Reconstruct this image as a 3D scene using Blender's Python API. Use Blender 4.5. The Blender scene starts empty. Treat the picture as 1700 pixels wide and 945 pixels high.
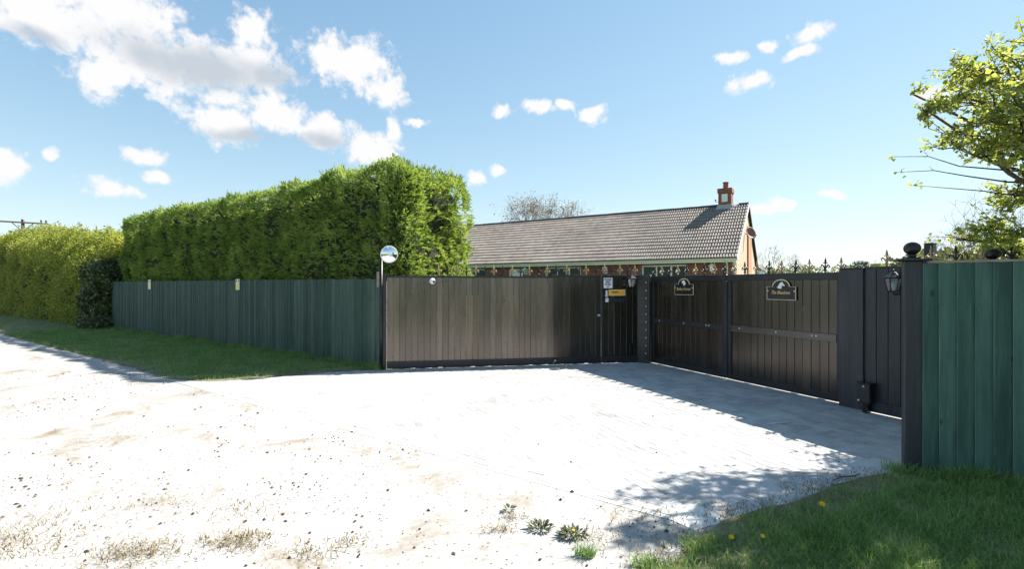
import bpy, math, random
import numpy as np
from mathutils import Vector, Matrix
R = math.radians
random.seed(7)
rng = np.random.default_rng(7)
SC = bpy.context.scene
COL = SC.collection

# ------------------------------------------------------------------ camera
cam = bpy.data.cameras.new('camera')
cam.sensor_width = 36.0
cam.lens = 36.0 * 800 / 1700
cam.clip_start = 0.05
cam.clip_end = 2000
camo = bpy.data.objects.new('camera', cam)
camo.location = (0, 0, 1.6)
camo.rotation_euler = (R(90), 0, 0)
COL.objects.link(camo)
SC.camera = camo

# ------------------------------------------------------------------ light
SUN_AZ = R(22.0)      # from +X towards +Y
SUN_EL = R(44.5)
EXPOSURE = 1.7
SKY_STRENGTH = 0.098
SUN_STRENGTH = 4.0
sdir = Vector((math.cos(SUN_AZ) * math.cos(SUN_EL), math.sin(SUN_AZ) * math.cos(SUN_EL), math.sin(SUN_EL)))
sl = bpy.data.lights.new('sun', 'SUN')
sl.energy = SUN_STRENGTH
sl.angle = R(0.5)
sl.color = (1.0, 0.94, 0.86)
so = bpy.data.objects.new('sun', sl)
so.rotation_euler = sdir.to_track_quat('Z', 'Y').to_euler()
so.location = (30, 10, 30)
COL.objects.link(so)

SC.view_settings.view_transform = 'Standard'
SC.view_settings.look = 'None'
SC.view_settings.gamma = 1
SC.view_settings.exposure = EXPOSURE
SC.view_settings.use_curve_mapping = False
SC.cycles.max_bounces = 8
SC.cycles.transparent_max_bounces = 8

# ---- node helpers
class NT:
    def __init__(self, tree):
        self.t = tree
    def n(self, typ, ins=None, **props):
        nd = self.t.nodes.new('ShaderNode' + typ)
        for k, v in props.items():
            setattr(nd, k, v)
        if ins:
            for k, v in ins.items():
                s = nd.inputs[k]
                if isinstance(v, tuple) and len(v) == 2 and hasattr(v[0], 'outputs'):
                    self.t.links.new(v[0].outputs[v[1]], s)
                elif hasattr(v, 'outputs'):
                    self.t.links.new(v.outputs[0], s)
                else:
                    s.default_value = v
        return nd
    def math(self, op, a, b=0.0, c=None, clamp=False):
        ins = {0: a, 1: b}
        if c is not None:
            ins[2] = c
        return self.n('Math', ins, operation=op, use_clamp=clamp)
    def mix(self, f, a, b, blend='MIX'):
        nd = self.t.nodes.new('ShaderNodeMix')
        nd.data_type = 'RGBA'
        nd.blend_type = blend
        for s, v in ((nd.inputs[0], f), (nd.inputs[6], a), (nd.inputs[7], b)):
            if isinstance(v, tuple) and len(v) == 2 and hasattr(v[0], 'outputs'):
                self.t.links.new(v[0].outputs[v[1]], s)
            elif hasattr(v, 'outputs'):
                o = v.outputs[2] if v.bl_idname == 'ShaderNodeMix' else v.outputs[0]
                self.t.links.new(o, s)
            else:
                s.default_value = v if not (isinstance(v, tuple) and len(v) == 3) else (*v, 1)
        return nd
    def ramp(self, f, stops, interp='LINEAR'):
        nd = self.t.nodes.new('ShaderNodeValToRGB')
        cr = nd.color_ramp
        cr.interpolation = interp
        while len(cr.elements) < len(stops):
            cr.elements.new(0.5)
        for e, (p, c) in zip(cr.elements, stops):
            e.position = p
            e.color = (*c, 1) if len(c) == 3 else c
        s = nd.inputs[0]
        if isinstance(f, tuple):
            self.t.links.new(f[0].outputs[f[1]], s)
        else:
            self.t.links.new(f.outputs[0], s)
        return nd
    def smooth(self, v, a, b):
        return self.n('MapRange', {0: v, 1: a, 2: b, 3: 0.0, 4: 1.0}, interpolation_type='SMOOTHSTEP')

# ---- sky
world = bpy.data.worlds.new('World')
SC.world = world
world.use_nodes = True
wt = world.node_tree
wt.nodes.clear()
W = NT(wt)
sky = W.n('TexSky', sky_type='NISHITA', sun_disc=False)
sky.sun_elevation = SUN_EL
sky.sun_rotation = R(90) - SUN_AZ
sky.altitude = 50
sky.air_density = 1.0
sky.dust_density = 0.0
sky.ozone_density = 3.0
tc = W.n('TexCoord')
sep = W.n('SeparateXYZ', {0: (tc, 'Generated')})
az = W.math('ARCTAN2', (sep, 0), (sep, 1))
el = W.math('ARCSINE', (sep, 2))
azd = W.math('MULTIPLY', az, 57.2958)
eld = W.math('MULTIPLY', el, 57.2958)
ae = W.n('CombineXYZ', {0: azd, 1: eld, 2: 0.0})
warp = W.n('TexNoise', {'Vector': ae, 'Scale': 0.16, 'Detail': 3.0, 'Roughness': 0.55})
wv = W.n('VectorMath', {0: (warp, 'Color'), 1: (0.5, 0.5, 0.5)}, operation='SUBTRACT')
wv2 = W.n('VectorMath', {0: wv, 1: (3.4, 2.4, 0.0)}, operation='MULTIPLY')
aew = W.n('VectorMath', {0: ae, 1: wv2}, operation='ADD')
CLOUDS = [(-44.6,22.0,6.5,3.2),(-38.7,23.6,5.6,3.2),(-37.3,20.1,5.9,2.8),(-32.5,21.2,5.6,2.9),(-27.7,21.9,4.5,3.0),(-28.3,25.2,2.3,2.1),
 (-18.0,23.6,4.9,3.1),(-20.9,24.1,2.8,2.5),(-14.7,21.3,3.0,1.7),(-40.6,18.0,2.3,2.1),(-31.0,16.3,4.5,2.1),(-26.3,17.6,4.3,2.2),
 (-21.8,16.6,3.7,1.8),(-31.0,18.8,2.6,1.2),(-16.4,15.4,3.8,2.2),(-14.0,17.3,1.1,1.9),(-46.0,9.4,1.6,1.6),(-43.5,10.8,0.7,0.7),
 (-37.3,11.8,1.9,0.9),(-39.7,8.4,2.0,1.0),(-36.2,10.2,1.3,0.6),(31.7,23.7,1.9,1.0),(24.2,23.2,1.4,0.8),(26.3,20.7,2.5,1.1),
 (30.7,22.2,1.6,0.6),(28.0,23.6,1.3,0.6),(3.2,20.2,2.4,0.7),(6.4,20.5,1.8,0.6),(9.9,19.3,1.9,1.0),(-1.4,20.1,1.4,0.8),
 (-4.3,12.4,1.3,0.8),(-2.1,13.0,1.2,0.8),(28.8,8.3,1.4,1.0),(27.2,7.9,1.7,0.7),(33.8,8.7,1.2,0.6),(41.4,16.9,1.5,0.9),(-11.3,18.6,1.7,0.6),
 # the same fair weather clouds carry on round the rest of the sky
 (-58,22,7,3),(-66,14,5,2),(58,24,6,2.4),(64,12,4,1.5),(80,20,5,2),(-84,18,7,3),(-100,26,8,3.5),(-125,16,7,2.5),(-150,24,8,3),(176,17,7,3),(150,25,8,3),(122,15,6,2.4),(-12,40,6,3),(-50,42,8,4),(35,46,6,3),(100,44,8,4),(-130,48,9,5),(165,50,9,5)]
def blob_field(vec, blobs):
    cur = None
    for (a, e, ra, re_) in blobs:
        m = W.n('VectorMath', {0: vec, 1: (1 / ra, 1 / re_, 0), 2: (-a / ra, -e / re_, 0)}, operation='MULTIPLY_ADD')
        ln = W.n('VectorMath', {0: m}, operation='LENGTH')
        if cur is None:
            cur = (ln, 'Value')
        else:
            cur = (W.n('Math', {0: cur, 1: (ln, 'Value'), 2: 0.25}, operation='SMOOTH_MIN'), 0)
    return cur
d = blob_field(aew, CLOUDS)
fine = W.n('TexNoise', {'Vector': ae, 'Scale': 0.55, 'Detail': 10.0, 'Roughness': 0.64, 'Distortion': 0.25})
billow = W.n('TexVoronoi', {'Vector': aew, 'Scale': 0.85, 'Smoothness': 0.6, 'Detail': 2.0, 'Roughness': 0.6}, feature='SMOOTH_F1')
edge = W.math('MULTIPLY_ADD', (fine, 0), -1.75, 0.84)
edge2 = W.math('MULTIPLY_ADD', (billow, 0), 0.40, edge)
dd = W.math('ADD', d, edge2)
inv = W.math('SUBTRACT', 1.40, dd)
mask = W.smooth(inv, -0.05, 0.58)
# cloud body: lit tops, greyer thick bases
SHADE = [(-33.0,21.0,9.6,2.3),(-26.0,21.4,3.4,1.9),(-27.7,15.3,7.0,0.9),(-21.2,15.7,3.0,1.0),(-44.6,20.0,2.4,1.0),(-100,24,6,1.5),(150,23,6,1.5),(-130,45,6,2)]
ds = blob_field(aew, SHADE)
fine2 = W.n('TexNoise', {'Vector': ae, 'Scale': 0.33, 'Detail': 6.0, 'Roughness': 0.55})
sh = W.math('MULTIPLY_ADD', (fine2, 0), -1.0, 1.5)
sh2 = W.math('SUBTRACT', sh, ds)
shade = W.smooth(sh2, -0.15, 0.75)
CB = 1.0 / (SKY_STRENGTH * 2 ** EXPOSURE)
ccol = W.mix(shade, (0.99 * CB, 0.99 * CB, 1.0 * CB), (0.60 * CB, 0.66 * CB, 0.73 * CB))
SS = SKY_STRENGTH * 2 ** EXPOSURE     # soft shoulder on the whole sky, so that it keeps its blue at this exposure
num = W.n('VectorMath', {0: sky, 1: (1.22, 1.28, 1.27)}, operation='MULTIPLY')
den = W.n('VectorMath', {0: sky, 1: (0.75 * SS,) * 3, 2: (1, 1, 1)}, operation='MULTIPLY_ADD')
soft = W.n('VectorMath', {0: num, 1: den}, operation='DIVIDE')
lum = W.n('HueSaturation', {'Saturation': 1.08, 'Value': 1.0, 'Color': soft})
wmix = W.mix(mask, lum, ccol)
bg = W.n('Background', {'Color': (wmix, 2), 'Strength': SKY_STRENGTH})
wo = W.n('OutputWorld', {'Surface': bg})

# ------------------------------------------------------------------ helpers
U = Vector((0.824, -0.567, 0.0)).normalized()      # along the lane, to the right
N = Vector((-0.567, -0.824, 0.0)).normalized()     # out of the property, towards the lane
def LN(a, b, z=0.0):
    p = U * a + N * b
    return Vector((p.x, p.y, z))

def link(o, parent=None):
    COL.objects.link(o)
    if parent is not None:
        o.parent = parent
    return o
def tag(o, label=None, cat=None, group=None, kind=None):
    if label: o['label'] = label
    if cat: o['category'] = cat
    if group: o['group'] = group
    if kind: o['kind'] = kind
    return o
def empty(name, loc=(0, 0, 0), rz=0.0, label=None, cat=None, group=None):
    o = bpy.data.objects.new(name, None)
    o.empty_display_size = 0.2
    o.location = loc
    o.rotation_euler = (0, 0, rz)
    link(o)
    return tag(o, label, cat, group)
def mesh_np(name, V, F, mats, smooth=False, midx=None):
    """V (n,3) array, F (m,k) int array"""
    V = np.asarray(V, dtype=np.float32)
    F = np.asarray(F, dtype=np.int32)
    me = bpy.data.meshes.new(name)
    me.vertices.add(len(V))
    me.vertices.foreach_set('co', V.ravel())
    k = F.shape[1]
    me.loops.add(F.size)
    me.loops.foreach_set('vertex_index', F.ravel())
    me.polygons.add(len(F))
    me.polygons.foreach_set('loop_start', np.arange(0, F.size, k, dtype=np.int32))
    me.polygons.foreach_set('loop_total', np.full(len(F), k, dtype=np.int32))
    if midx is not None:
        me.polygons.foreach_set('material_index', np.asarray(midx, dtype=np.int32))
    me.polygons.foreach_set('use_smooth', np.full(len(F), bool(smooth)))
    for m in (mats if isinstance(mats, (list, tuple)) else [mats]):
        me.materials.append(m)
    me.update(calc_edges=True)
    return me

class MB:
    """collects shapes of one part"""
    def __init__(self):
        self.v = []; self.f = []; self.m = []; self.s = []
    def add(self, vs, fs, m=0, smooth=False):
        o = len(self.v)
        self.v += [tuple(v) for v in vs]
        self.f += [tuple(i + o for i in f) for f in fs]
        self.m += [m] * len(fs)
        self.s += [smooth] * len(fs)
        return self
    def box(self, x0, x1, y0, y1, z0, z1, m=0, c=0.0):
        if c <= 0:
            vs = [(x0,y0,z0),(x1,y0,z0),(x1,y1,z0),(x0,y1,z0),(x0,y0,z1),(x1,y0,z1),(x1,y1,z1),(x0,y1,z1)]
            fs = [(0,3,2,1),(4,5,6,7),(0,1,5,4),(1,2,6,5),(2,3,7,6),(3,0,4,7)]
            return self.add(vs, fs, m)
        pr = [(x0+c,y0),(x1-c,y0),(x1,y0+c),(x1,y1-c),(x1-c,y1),(x0+c,y1),(x0,y1-c),(x0,y0+c)]
        cx, cy = (x0+x1)/2, (y0+y1)/2
        def shrink(p):
            return (cx + (p[0]-cx) * (1 - 2*c/max(x1-x0, 1e-6)), cy + (p[1]-cy) * (1 - 2*c/max(y1-y0, 1e-6)))
        vs = [(*shrink(p), z0) for p in pr] + [(*p, z0+c) for p in pr] + [(*p, z1-c) for p in pr] + [(*shrink(p), z1) for p in pr]
        fs = [tuple(range(7, -1, -1)), tuple(range(24, 32))]
        for r in range(3):
            for i in range(8):
                j = (i+1) % 8
                fs.append((r*8+i, r*8+j, r*8+8+j, r*8+8+i))
        return self.add(vs, fs, m)
    def prism(self, prof, z0, z1, m=0):
        """profile in xy (counter-clockwise), extruded in z"""
        n = len(prof)
        vs = [(p[0], p[1], z0) for p in prof] + [(p[0], p[1], z1) for p in prof]
        fs = [tuple(range(n-1, -1, -1)), tuple(range(n, 2*n))]
        fs += [(i, (i+1) % n, n+(i+1) % n, n+i) for i in range(n)]
        return self.add(vs, fs, m)
    def plate(self, prof, y0, y1, m=0):
        """profile in xz, extruded in y (front face at y0)"""
        n = len(prof)
        vs = [(p[0], y0, p[1]) for p in prof] + [(p[0], y1, p[1]) for p in prof]
        fs = [tuple(range(n)), tuple(range(2*n-1, n-1, -1))]
        fs += [(i, n+i, n+(i+1) % n, (i+1) % n) for i in range(n)]
        return self.add(vs, fs, m)
    def lathe(self, prof, cx=0, cy=0, seg=12, m=0, smooth=True):
        """profile of (radius, z) from bottom to top"""
        vs = []
        for r, z in prof:
            for i in range(seg):
                a = 2*math.pi*i/seg
                vs.append((cx+r*math.cos(a), cy+r*math.sin(a), z))
        fs = []
        for k in range(len(prof)-1):
            for i in range(seg):
                j = (i+1) % seg
                fs.append((k*seg+i, k*seg+j, (k+1)*seg+j, (k+1)*seg+i))
        fs.append(tuple(range(seg-1, -1, -1)))
        fs.append(tuple((len(prof)-1)*seg+i for i in range(seg)))
        return self.add(vs, fs, m, smooth)
    def tube(self, pts, rad, seg=6, m=0, smooth=True):
        pts = [Vector(p) for p in pts]
        if not isinstance(rad, (list, tuple)):
            rad = [rad]*len(pts)
        vs = []
        up = Vector((0.13, 0.21, 0.97)).normalized()
        for i, p in enumerate(pts):
            t = (pts[min(i+1, len(pts)-1)] - pts[max(i-1, 0)])
            if t.length < 1e-9: t = Vector((0, 0, 1))
            t.normalize()
            a = t.cross(up)
            if a.length < 1e-3: a = t.cross(Vector((1, 0, 0)))
            a.normalize()
            b = t.cross(a)
            for k in range(seg):
                an = 2*math.pi*k/seg
                vs.append(p + (a*math.cos(an) + b*math.sin(an))*rad[i])
        fs = []
        for i in range(len(pts)-1):
            for k in range(seg):
                j = (k+1) % seg
                fs.append((i*seg+k, i*seg+j, (i+1)*seg+j, (i+1)*seg+k))
        fs.append(tuple(range(seg-1, -1, -1)))
        fs.append(tuple((len(pts)-1)*seg+k for k in range(seg)))
        return self.add(vs, fs, m, smooth)
    def sphere(self, c, r, seg=14, rings=8, m=0, sc=(1, 1, 1)):
        vs = []; fs = []
        for i in range(rings+1):
            th = math.pi*i/rings
            for k in range(seg):
                a = 2*math.pi*k/seg
                vs.append((c[0]+r*sc[0]*math.sin(th)*math.cos(a), c[1]+r*sc[1]*math.sin(th)*math.sin(a), c[2]-r*sc[2]*math.cos(th)))
        for i in range(rings):
            for k in range(seg):
                j = (k+1) % seg
                fs.append((i*seg+k, i*seg+j, (i+1)*seg+j, (i+1)*seg+k))
        return self.add(vs, fs, m, True)
    def mesh(self, name, mats):
        me = bpy.data.meshes.new(name)
        me.from_pydata(self.v, [], self.f)
        for m in (mats if isinstance(mats, (list, tuple)) else [mats]):
            me.materials.append(m)
        me.polygons.foreach_set('material_index', self.m)
        me.polygons.foreach_set('use_smooth', self.s)
        me.update()
        return me
    def build(self, name, mats, parent=None, loc=(0, 0, 0)):
        o = bpy.data.objects.new(name, self.mesh(name, mats))
        o.location = loc
        return link(o, parent)
def inst(name, me, parent=None, loc=(0, 0, 0), rz=0.0):
    o = bpy.data.objects.new(name, me)
    o.location = loc
    o.rotation_euler = (0, 0, rz)
    return link(o, parent)

def text_mesh(name, body, size, mat, shear=0.0, width=None, bold=0.0):
    """flat lettering standing in the xz plane, facing -y, centred on the origin"""
    cu = bpy.data.curves.new(name, 'FONT')
    cu.body = body; cu.size = size; cu.shear = shear
    cu.align_x = 'CENTER'; cu.align_y = 'CENTER'
    cu.fill_mode = 'FRONT'
    cu.offset = bold
    cu.resolution_u = 2
    o = bpy.data.objects.new(name, cu)
    COL.objects.link(o)
    bpy.context.view_layer.update()
    me = bpy.data.meshes.new_from_object(o.evaluated_get(bpy.context.evaluated_depsgraph_get()))
    bpy.data.objects.remove(o)
    co = np.zeros(len(me.vertices)*3, dtype=np.float32)
    me.vertices.foreach_get('co', co)
    co = co.reshape(-1, 3)
    if width:
        co[:, 0] *= width/max(1e-6, co[:, 0].max()-co[:, 0].min())
        co[:, 0] -= (co[:, 0].max()+co[:, 0].min())/2
    co = np.stack([co[:, 0], -co[:, 2], co[:, 1]], 1)
    me.vertices.foreach_set('co', co.ravel())
    me.materials.clear(); me.materials.append(mat)
    me.name = name
    me.update()
    return me

# ------------------------------------------------------------------ materials
def newmat(name):
    m = bpy.data.materials.new(name)
    m.use_nodes = True
    m.node_tree.nodes.clear()
    return m, NT(m.node_tree)
def finish(t, bsdf, sock=0):
    t.n('OutputMaterial', {'Surface': (bsdf, sock)})
def plain(name, col, rough=0.6, metal=0.0, spec=0.5, var=0.15, scale=30.0, bump=0.0):
    m, t = newmat(name)
    tcx = t.n('TexCoord')
    nz = t.n('TexNoise', {'Vector': (tcx, 'Object'), 'Scale': scale, 'Detail': 5.0, 'Roughness': 0.6})
    lo = tuple(c*(1-var) for c in col); hi = tuple(min(1, c*(1+var)) for c in col)
    cr = t.ramp((nz, 0), [(0.3, lo), (0.7, hi)])
    b = t.n('BsdfPrincipled', {'Base Color': cr, 'Roughness': rough, 'Metallic': metal, 'Specular IOR Level': spec})
    if bump > 0:
        bp = t.n('Bump', {'Height': (nz, 0), 'Strength': bump, 'Distance': 0.01})
        t.t.links.new(bp.outputs[0], b.inputs['Normal'])
    finish(t, b)
    return m
def wood(name, dark, mid, light, rough=0.4, spec=0.5, knots=True, wear=None, bump=0.25, rvar=0.12, horiz=False, ior=1.5, tint=(1, 1, 1)):
    m, t = newmat(name)
    tcx = t.n('TexCoord')
    oi = t.n('ObjectInfo')
    rnd = t.math('MULTIPLY', (oi, 'Random'), 37.0)
    off = t.n('CombineXYZ', {0: rnd, 1: rnd, 2: rnd})
    base = t.n('VectorMath', {0: (tcx, 'Object'), 1: off}, operation='ADD')
    sc = (1.4, 30, 30) if horiz else (30, 30, 1.4)
    st = t.n('VectorMath', {0: base, 1: sc}, operation='MULTIPLY')
    n1 = t.n('TexNoise', {'Vector': st, 'Scale': 1.6, 'Detail': 6.0, 'Roughness': 0.65, 'Distortion': 0.4})
    sc2 = (2, 14, 14) if horiz else (9, 9, 1.3)
    st2 = t.n('VectorMath', {0: base, 1: sc2}, operation='MULTIPLY')
    n2 = t.n('TexNoise', {'Vector': st2, 'Scale': 1.0, 'Detail': 4.0, 'Roughness': 0.6})
    f = t.math('MULTIPLY_ADD', (n2, 0), 0.55, t.math('MULTIPLY', (n1, 0), 0.45))
    f2 = t.math('ADD', f, t.math('MULTIPLY_ADD', (oi, 'Random'), rvar, -rvar/2))
    cr = t.ramp(f2, [(0.34, dark), (0.5, mid), (0.68, light)])
    col = cr
    rgh = t.math('MULTIPLY_ADD', (n2, 0), 0.24, rough-0.12)
    if knots:
        sk = t.n('VectorMath', {0: base, 1: (7.0, 7.0, 3.4)}, operation='MULTIPLY')
        vo = t.n('TexVoronoi', {'Vector': sk, 'Scale': 1.0, 'Randomness': 1.0})
        kn = t.smooth((vo, 'Distance'), 0.14, 0.08)
        sel = t.n('SeparateColor', {0: (vo, 'Color')})
        ks = t.smooth((sel, 0), 0.62, 0.66)
        kk = t.math('MULTIPLY', kn, ks)
        col = t.mix(t.math('MULTIPLY', kk, 0.75), cr, tuple(c*0.4 for c in dark))
    if wear:
        wn = t.n('TexNoise', {'Vector': t.n('VectorMath', {0: base, 1: (16, 16, 2.2)}, operation='MULTIPLY'), 'Scale': 1.0, 'Detail': 7.0, 'Roughness': 0.72})
        wf = t.smooth((wn, 0), 0.60, 0.76)
        col = t.mix(t.math('MULTIPLY', wf, 0.7), col, wear)
    b = t.n('BsdfPrincipled', {'Roughness': rgh, 'Specular IOR Level': spec, 'IOR': ior, 'Specular Tint': (*tint, 1)})
    t.t.links.new(col.outputs[2] if col.bl_idname == 'ShaderNodeMix' else col.outputs[0], b.inputs['Base Color'])
    bp = t.n('Bump', {'Height': (n1, 0), 'Strength': bump, 'Distance': 0.004})
    t.t.links.new(bp.outputs[0], b.inputs['Normal'])
    finish(t, b)
    return m
def leafmat(name, stops, transl=0.35, rough=0.5, nscale=1.2, namp=0.5, tcol=None, spec=0.35):
    m, t = newmat(name)
    g = t.n('NewGeometry')
    tcx = t.n('TexCoord')
    nz = t.n('TexNoise', {'Vector': (tcx, 'Object'), 'Scale': nscale, 'Detail': 4.0, 'Roughness': 0.6})
    f = t.math('MULTIPLY_ADD', (nz, 0), namp*2, t.math('MULTIPLY_ADD', (g, 'Random Per Island'), 1-namp, -namp/2))
    cr = t.ramp(f, stops)
    b = t.n('BsdfPrincipled', {'Base Color': cr, 'Roughness': rough, 'Specular IOR Level': spec})
    br = t.n('HueSaturation', {'Hue': 0.485, 'Saturation': 1.1, 'Value': 1.5, 'Color': cr})
    tr = t.n('BsdfTranslucent', {'Color': br})
    mx = t.n('MixShader', {0: transl, 1: b, 2: tr})
    finish(t, mx)
    return m

M = {}
M['green_board'] = wood('green_stained_board', (0.022, 0.060, 0.046), (0.040, 0.098, 0.077), (0.075, 0.150, 0.120), rough=0.62, spec=0.3, wear=(0.12, 0.19, 0.155), bump=0.5, rvar=0.2)
M['green_edge'] = wood('worn_green_board_edge', (0.06, 0.11, 0.09), (0.10, 0.17, 0.14), (0.17, 0.24, 0.20), rough=0.7, spec=0.2, knots=False)
M['green_board_far'] = wood('weathered_green_board', (0.026, 0.050, 0.038), (0.047, 0.082, 0.064), (0.085, 0.125, 0.100), rough=0.68, spec=0.25, wear=(0.10, 0.135, 0.11), rvar=0.18)
M['black_board'] = wood('black_painted_board', (0.022, 0.017, 0.014), (0.050, 0.038, 0.030), (0.105, 0.080, 0.062), ior=1.62, tint=(1.0, 0.90, 0.82), rough=0.22, spec=1.0, bump=0.35, rvar=0.3, wear=(0.12, 0.095, 0.075))
M['gate_board'] = wood('black_painted_gate_board', (0.005, 0.0045, 0.0045), (0.010, 0.0088, 0.0082), (0.028, 0.023, 0.020), ior=1.48, tint=(1.0, 0.90, 0.82), rough=0.22, spec=1.0, bump=0.30, rvar=0.35, wear=(0.055, 0.046, 0.037))
M['gate_rail'] = wood('worn_brown_rail', (0.020, 0.016, 0.013), (0.040, 0.032, 0.026), (0.075, 0.058, 0.046), rough=0.25, spec=1.0, horiz=True, knots=False)
M['black_rail'] = wood('black_painted_rail', (0.009, 0.010, 0.012), (0.016, 0.017, 0.020), (0.03, 0.03, 0.032), rough=0.42, spec=0.5, horiz=True, knots=False)
M['blue_black'] = wood('blue_black_painted_timber', (0.016, 0.018, 0.023), (0.028, 0.031, 0.038), (0.055, 0.057, 0.063), rough=0.5, spec=0.45, wear=(0.10, 0.095, 0.09))
M['raw'] = plain('bare_timber_tongue', (0.42, 0.27, 0.14), 0.8, var=0.3)
M['weathered'] = wood('weathered_grey_timber', (0.14, 0.11, 0.085), (0.24, 0.20, 0.16), (0.36, 0.32, 0.27), rough=0.8, spec=0.2, horiz=True, knots=False)
M['iron'] = plain('black_cast_iron', (0.012, 0.012, 0.014), 0.35, 0.3, 0.6)
M['gold'] = plain('gold_painted_iron', (0.33, 0.25, 0.14), 0.42, 0.35, 0.5, var=0.3)
M['steel'] = plain('zinc_plated_steel', (0.6, 0.6, 0.6), 0.3, 0.8, 0.5)
M['bolt'] = plain('bright_bolt_head', (0.75, 0.75, 0.74), 0.4, 0.2, 0.5)
M['white'] = plain('white_plastic', (0.80, 0.80, 0.79), 0.4, var=0.03)
M['cream_white'] = plain('off_white_upvc', (0.74, 0.77, 0.70), 0.4, var=0.04)
M['sign_black'] = plain('black_slate_sign', (0.012, 0.012, 0.013), 0.3, var=0.1)
M['sign_gold'] = plain('gold_lettering', (0.66, 0.45, 0.20), 0.4, 0.0, var=0.1)
M['sign_cream'] = plain('cream_border_paint', (0.70, 0.60, 0.38), 0.45, var=0.08)
M['orange'] = plain('orange_sign_face', (0.85, 0.40, 0.04), 0.45, var=0.06)
M['yellow'] = plain('yellow_sign_face', (0.86, 0.72, 0.22), 0.5, var=0.05)
M['ink'] = plain('black_ink', (0.015, 0.015, 0.02), 0.5, var=0.05)
M['blue'] = plain('blue_plastic', (0.10, 0.16, 0.45), 0.4, var=0.05)
M['bark'] = plain('grey_brown_bark', (0.09, 0.072, 0.055), 0.85, var=0.45, scale=14, bump=0.5)
M['twig'] = plain('pale_bare_twig', (0.17, 0.13, 0.10), 0.8, var=0.35, scale=3)
M['pole'] = plain('weathered_pole_timber', (0.12, 0.09, 0.065), 0.85, var=0.3)

def glass_mat():
    m, t = newmat('lantern_glass')
    tr = t.n('BsdfTransparent', {'Color': (0.85, 0.9, 0.92, 1)})
    gl = t.n('BsdfGlossy', {'Color': (0.9, 0.93, 0.95, 1), 'Roughness': 0.08})
    df = t.n('BsdfDiffuse', {'Color': (0.7, 0.72, 0.72, 1)})
    a = t.n('MixShader', {0: 0.35, 1: tr, 2: gl})
    finish(t, t.n('MixShader', {0: 0.2, 1: a, 2: df}))
    return m
M['glass'] = glass_mat()
def window_mat():
    m, t = newmat('window_glass')
    b = t.n('BsdfPrincipled', {'Base Color': (0.05, 0.075, 0.07, 1), 'Roughness': 0.06, 'Specular IOR Level': 0.9})
    finish(t, b)
    return m
M['pane'] = window_mat()
def mirror_mat():
    m, t = newmat('mirror_face')
    b = t.n('BsdfPrincipled', {'Base Color': (0.88, 0.9, 0.9, 1), 'Roughness': 0.02, 'Metallic': 1.0})
    finish(t, b)
    return m
M['mirror'] = mirror_mat()
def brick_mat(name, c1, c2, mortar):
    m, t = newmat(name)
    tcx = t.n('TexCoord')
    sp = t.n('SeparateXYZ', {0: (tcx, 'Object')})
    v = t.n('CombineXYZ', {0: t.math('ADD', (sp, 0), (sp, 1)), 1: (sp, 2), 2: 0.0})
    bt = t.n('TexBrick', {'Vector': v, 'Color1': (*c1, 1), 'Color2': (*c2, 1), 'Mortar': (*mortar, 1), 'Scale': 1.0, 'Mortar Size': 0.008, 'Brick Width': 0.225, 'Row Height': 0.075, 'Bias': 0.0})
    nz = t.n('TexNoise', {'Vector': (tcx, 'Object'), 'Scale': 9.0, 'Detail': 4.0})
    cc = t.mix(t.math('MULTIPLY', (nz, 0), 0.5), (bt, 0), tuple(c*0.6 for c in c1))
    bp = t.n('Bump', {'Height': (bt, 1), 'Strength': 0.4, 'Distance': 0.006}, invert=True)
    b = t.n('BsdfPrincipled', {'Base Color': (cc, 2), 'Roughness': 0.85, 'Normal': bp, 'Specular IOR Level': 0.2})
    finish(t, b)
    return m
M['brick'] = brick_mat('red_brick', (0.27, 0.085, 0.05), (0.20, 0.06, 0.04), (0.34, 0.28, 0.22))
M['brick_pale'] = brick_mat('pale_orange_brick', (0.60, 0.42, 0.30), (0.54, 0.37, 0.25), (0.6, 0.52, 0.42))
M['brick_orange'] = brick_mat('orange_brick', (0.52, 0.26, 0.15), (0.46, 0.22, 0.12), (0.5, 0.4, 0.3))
def tile_mat():
    m, t = newmat('concrete_roof_tile')
    tcx = t.n('TexCoord')
    oi = t.n('ObjectInfo')
    g = t.n('NewGeometry')
    nz = t.n('TexNoise', {'Vector': (g, 'Position'), 'Scale': 5.0, 'Detail': 6.0, 'Roughness': 0.7})
    n2 = t.n('TexNoise', {'Vector': (g, 'Position'), 'Scale': 0.5, 'Detail': 3.0})
    f = t.math('MULTIPLY_ADD', (nz, 0), 0.6, t.math('MULTIPLY', (n2, 0), 0.4))
    f = t.math('ADD', f, t.math('MULTIPLY_ADD', (g, 'Random Per Island'), 0.14, -0.07))
    cr = t.ramp(f, [(0.3, (0.14, 0.123, 0.107)), (0.5, (0.215, 0.192, 0.170)), (0.72, (0.30, 0.27, 0.24))])
    finish(t, t.n('BsdfPrincipled', {'Base Color': cr, 'Roughness': 0.85, 'Specular IOR Level': 0.25}))
    return m
M['tile'] = tile_mat()
M['ridge'] = plain('dark_ridge_tile', (0.055, 0.05, 0.05), 0.85, var=0.3)
M['lead'] = plain('lead_flashing', (0.33, 0.36, 0.39), 0.6, var=0.2)
M['terracotta'] = plain('terracotta_pot', (0.28, 0.09, 0.055), 0.8, var=0.2)
M['green_upvc'] = plain('pale_gutter_plastic', (0.86, 0.86, 0.72), 0.45, var=0.04)
M['dish'] = plain('rusty_brown_dish', (0.22, 0.10, 0.07), 0.6, var=0.3)

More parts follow.
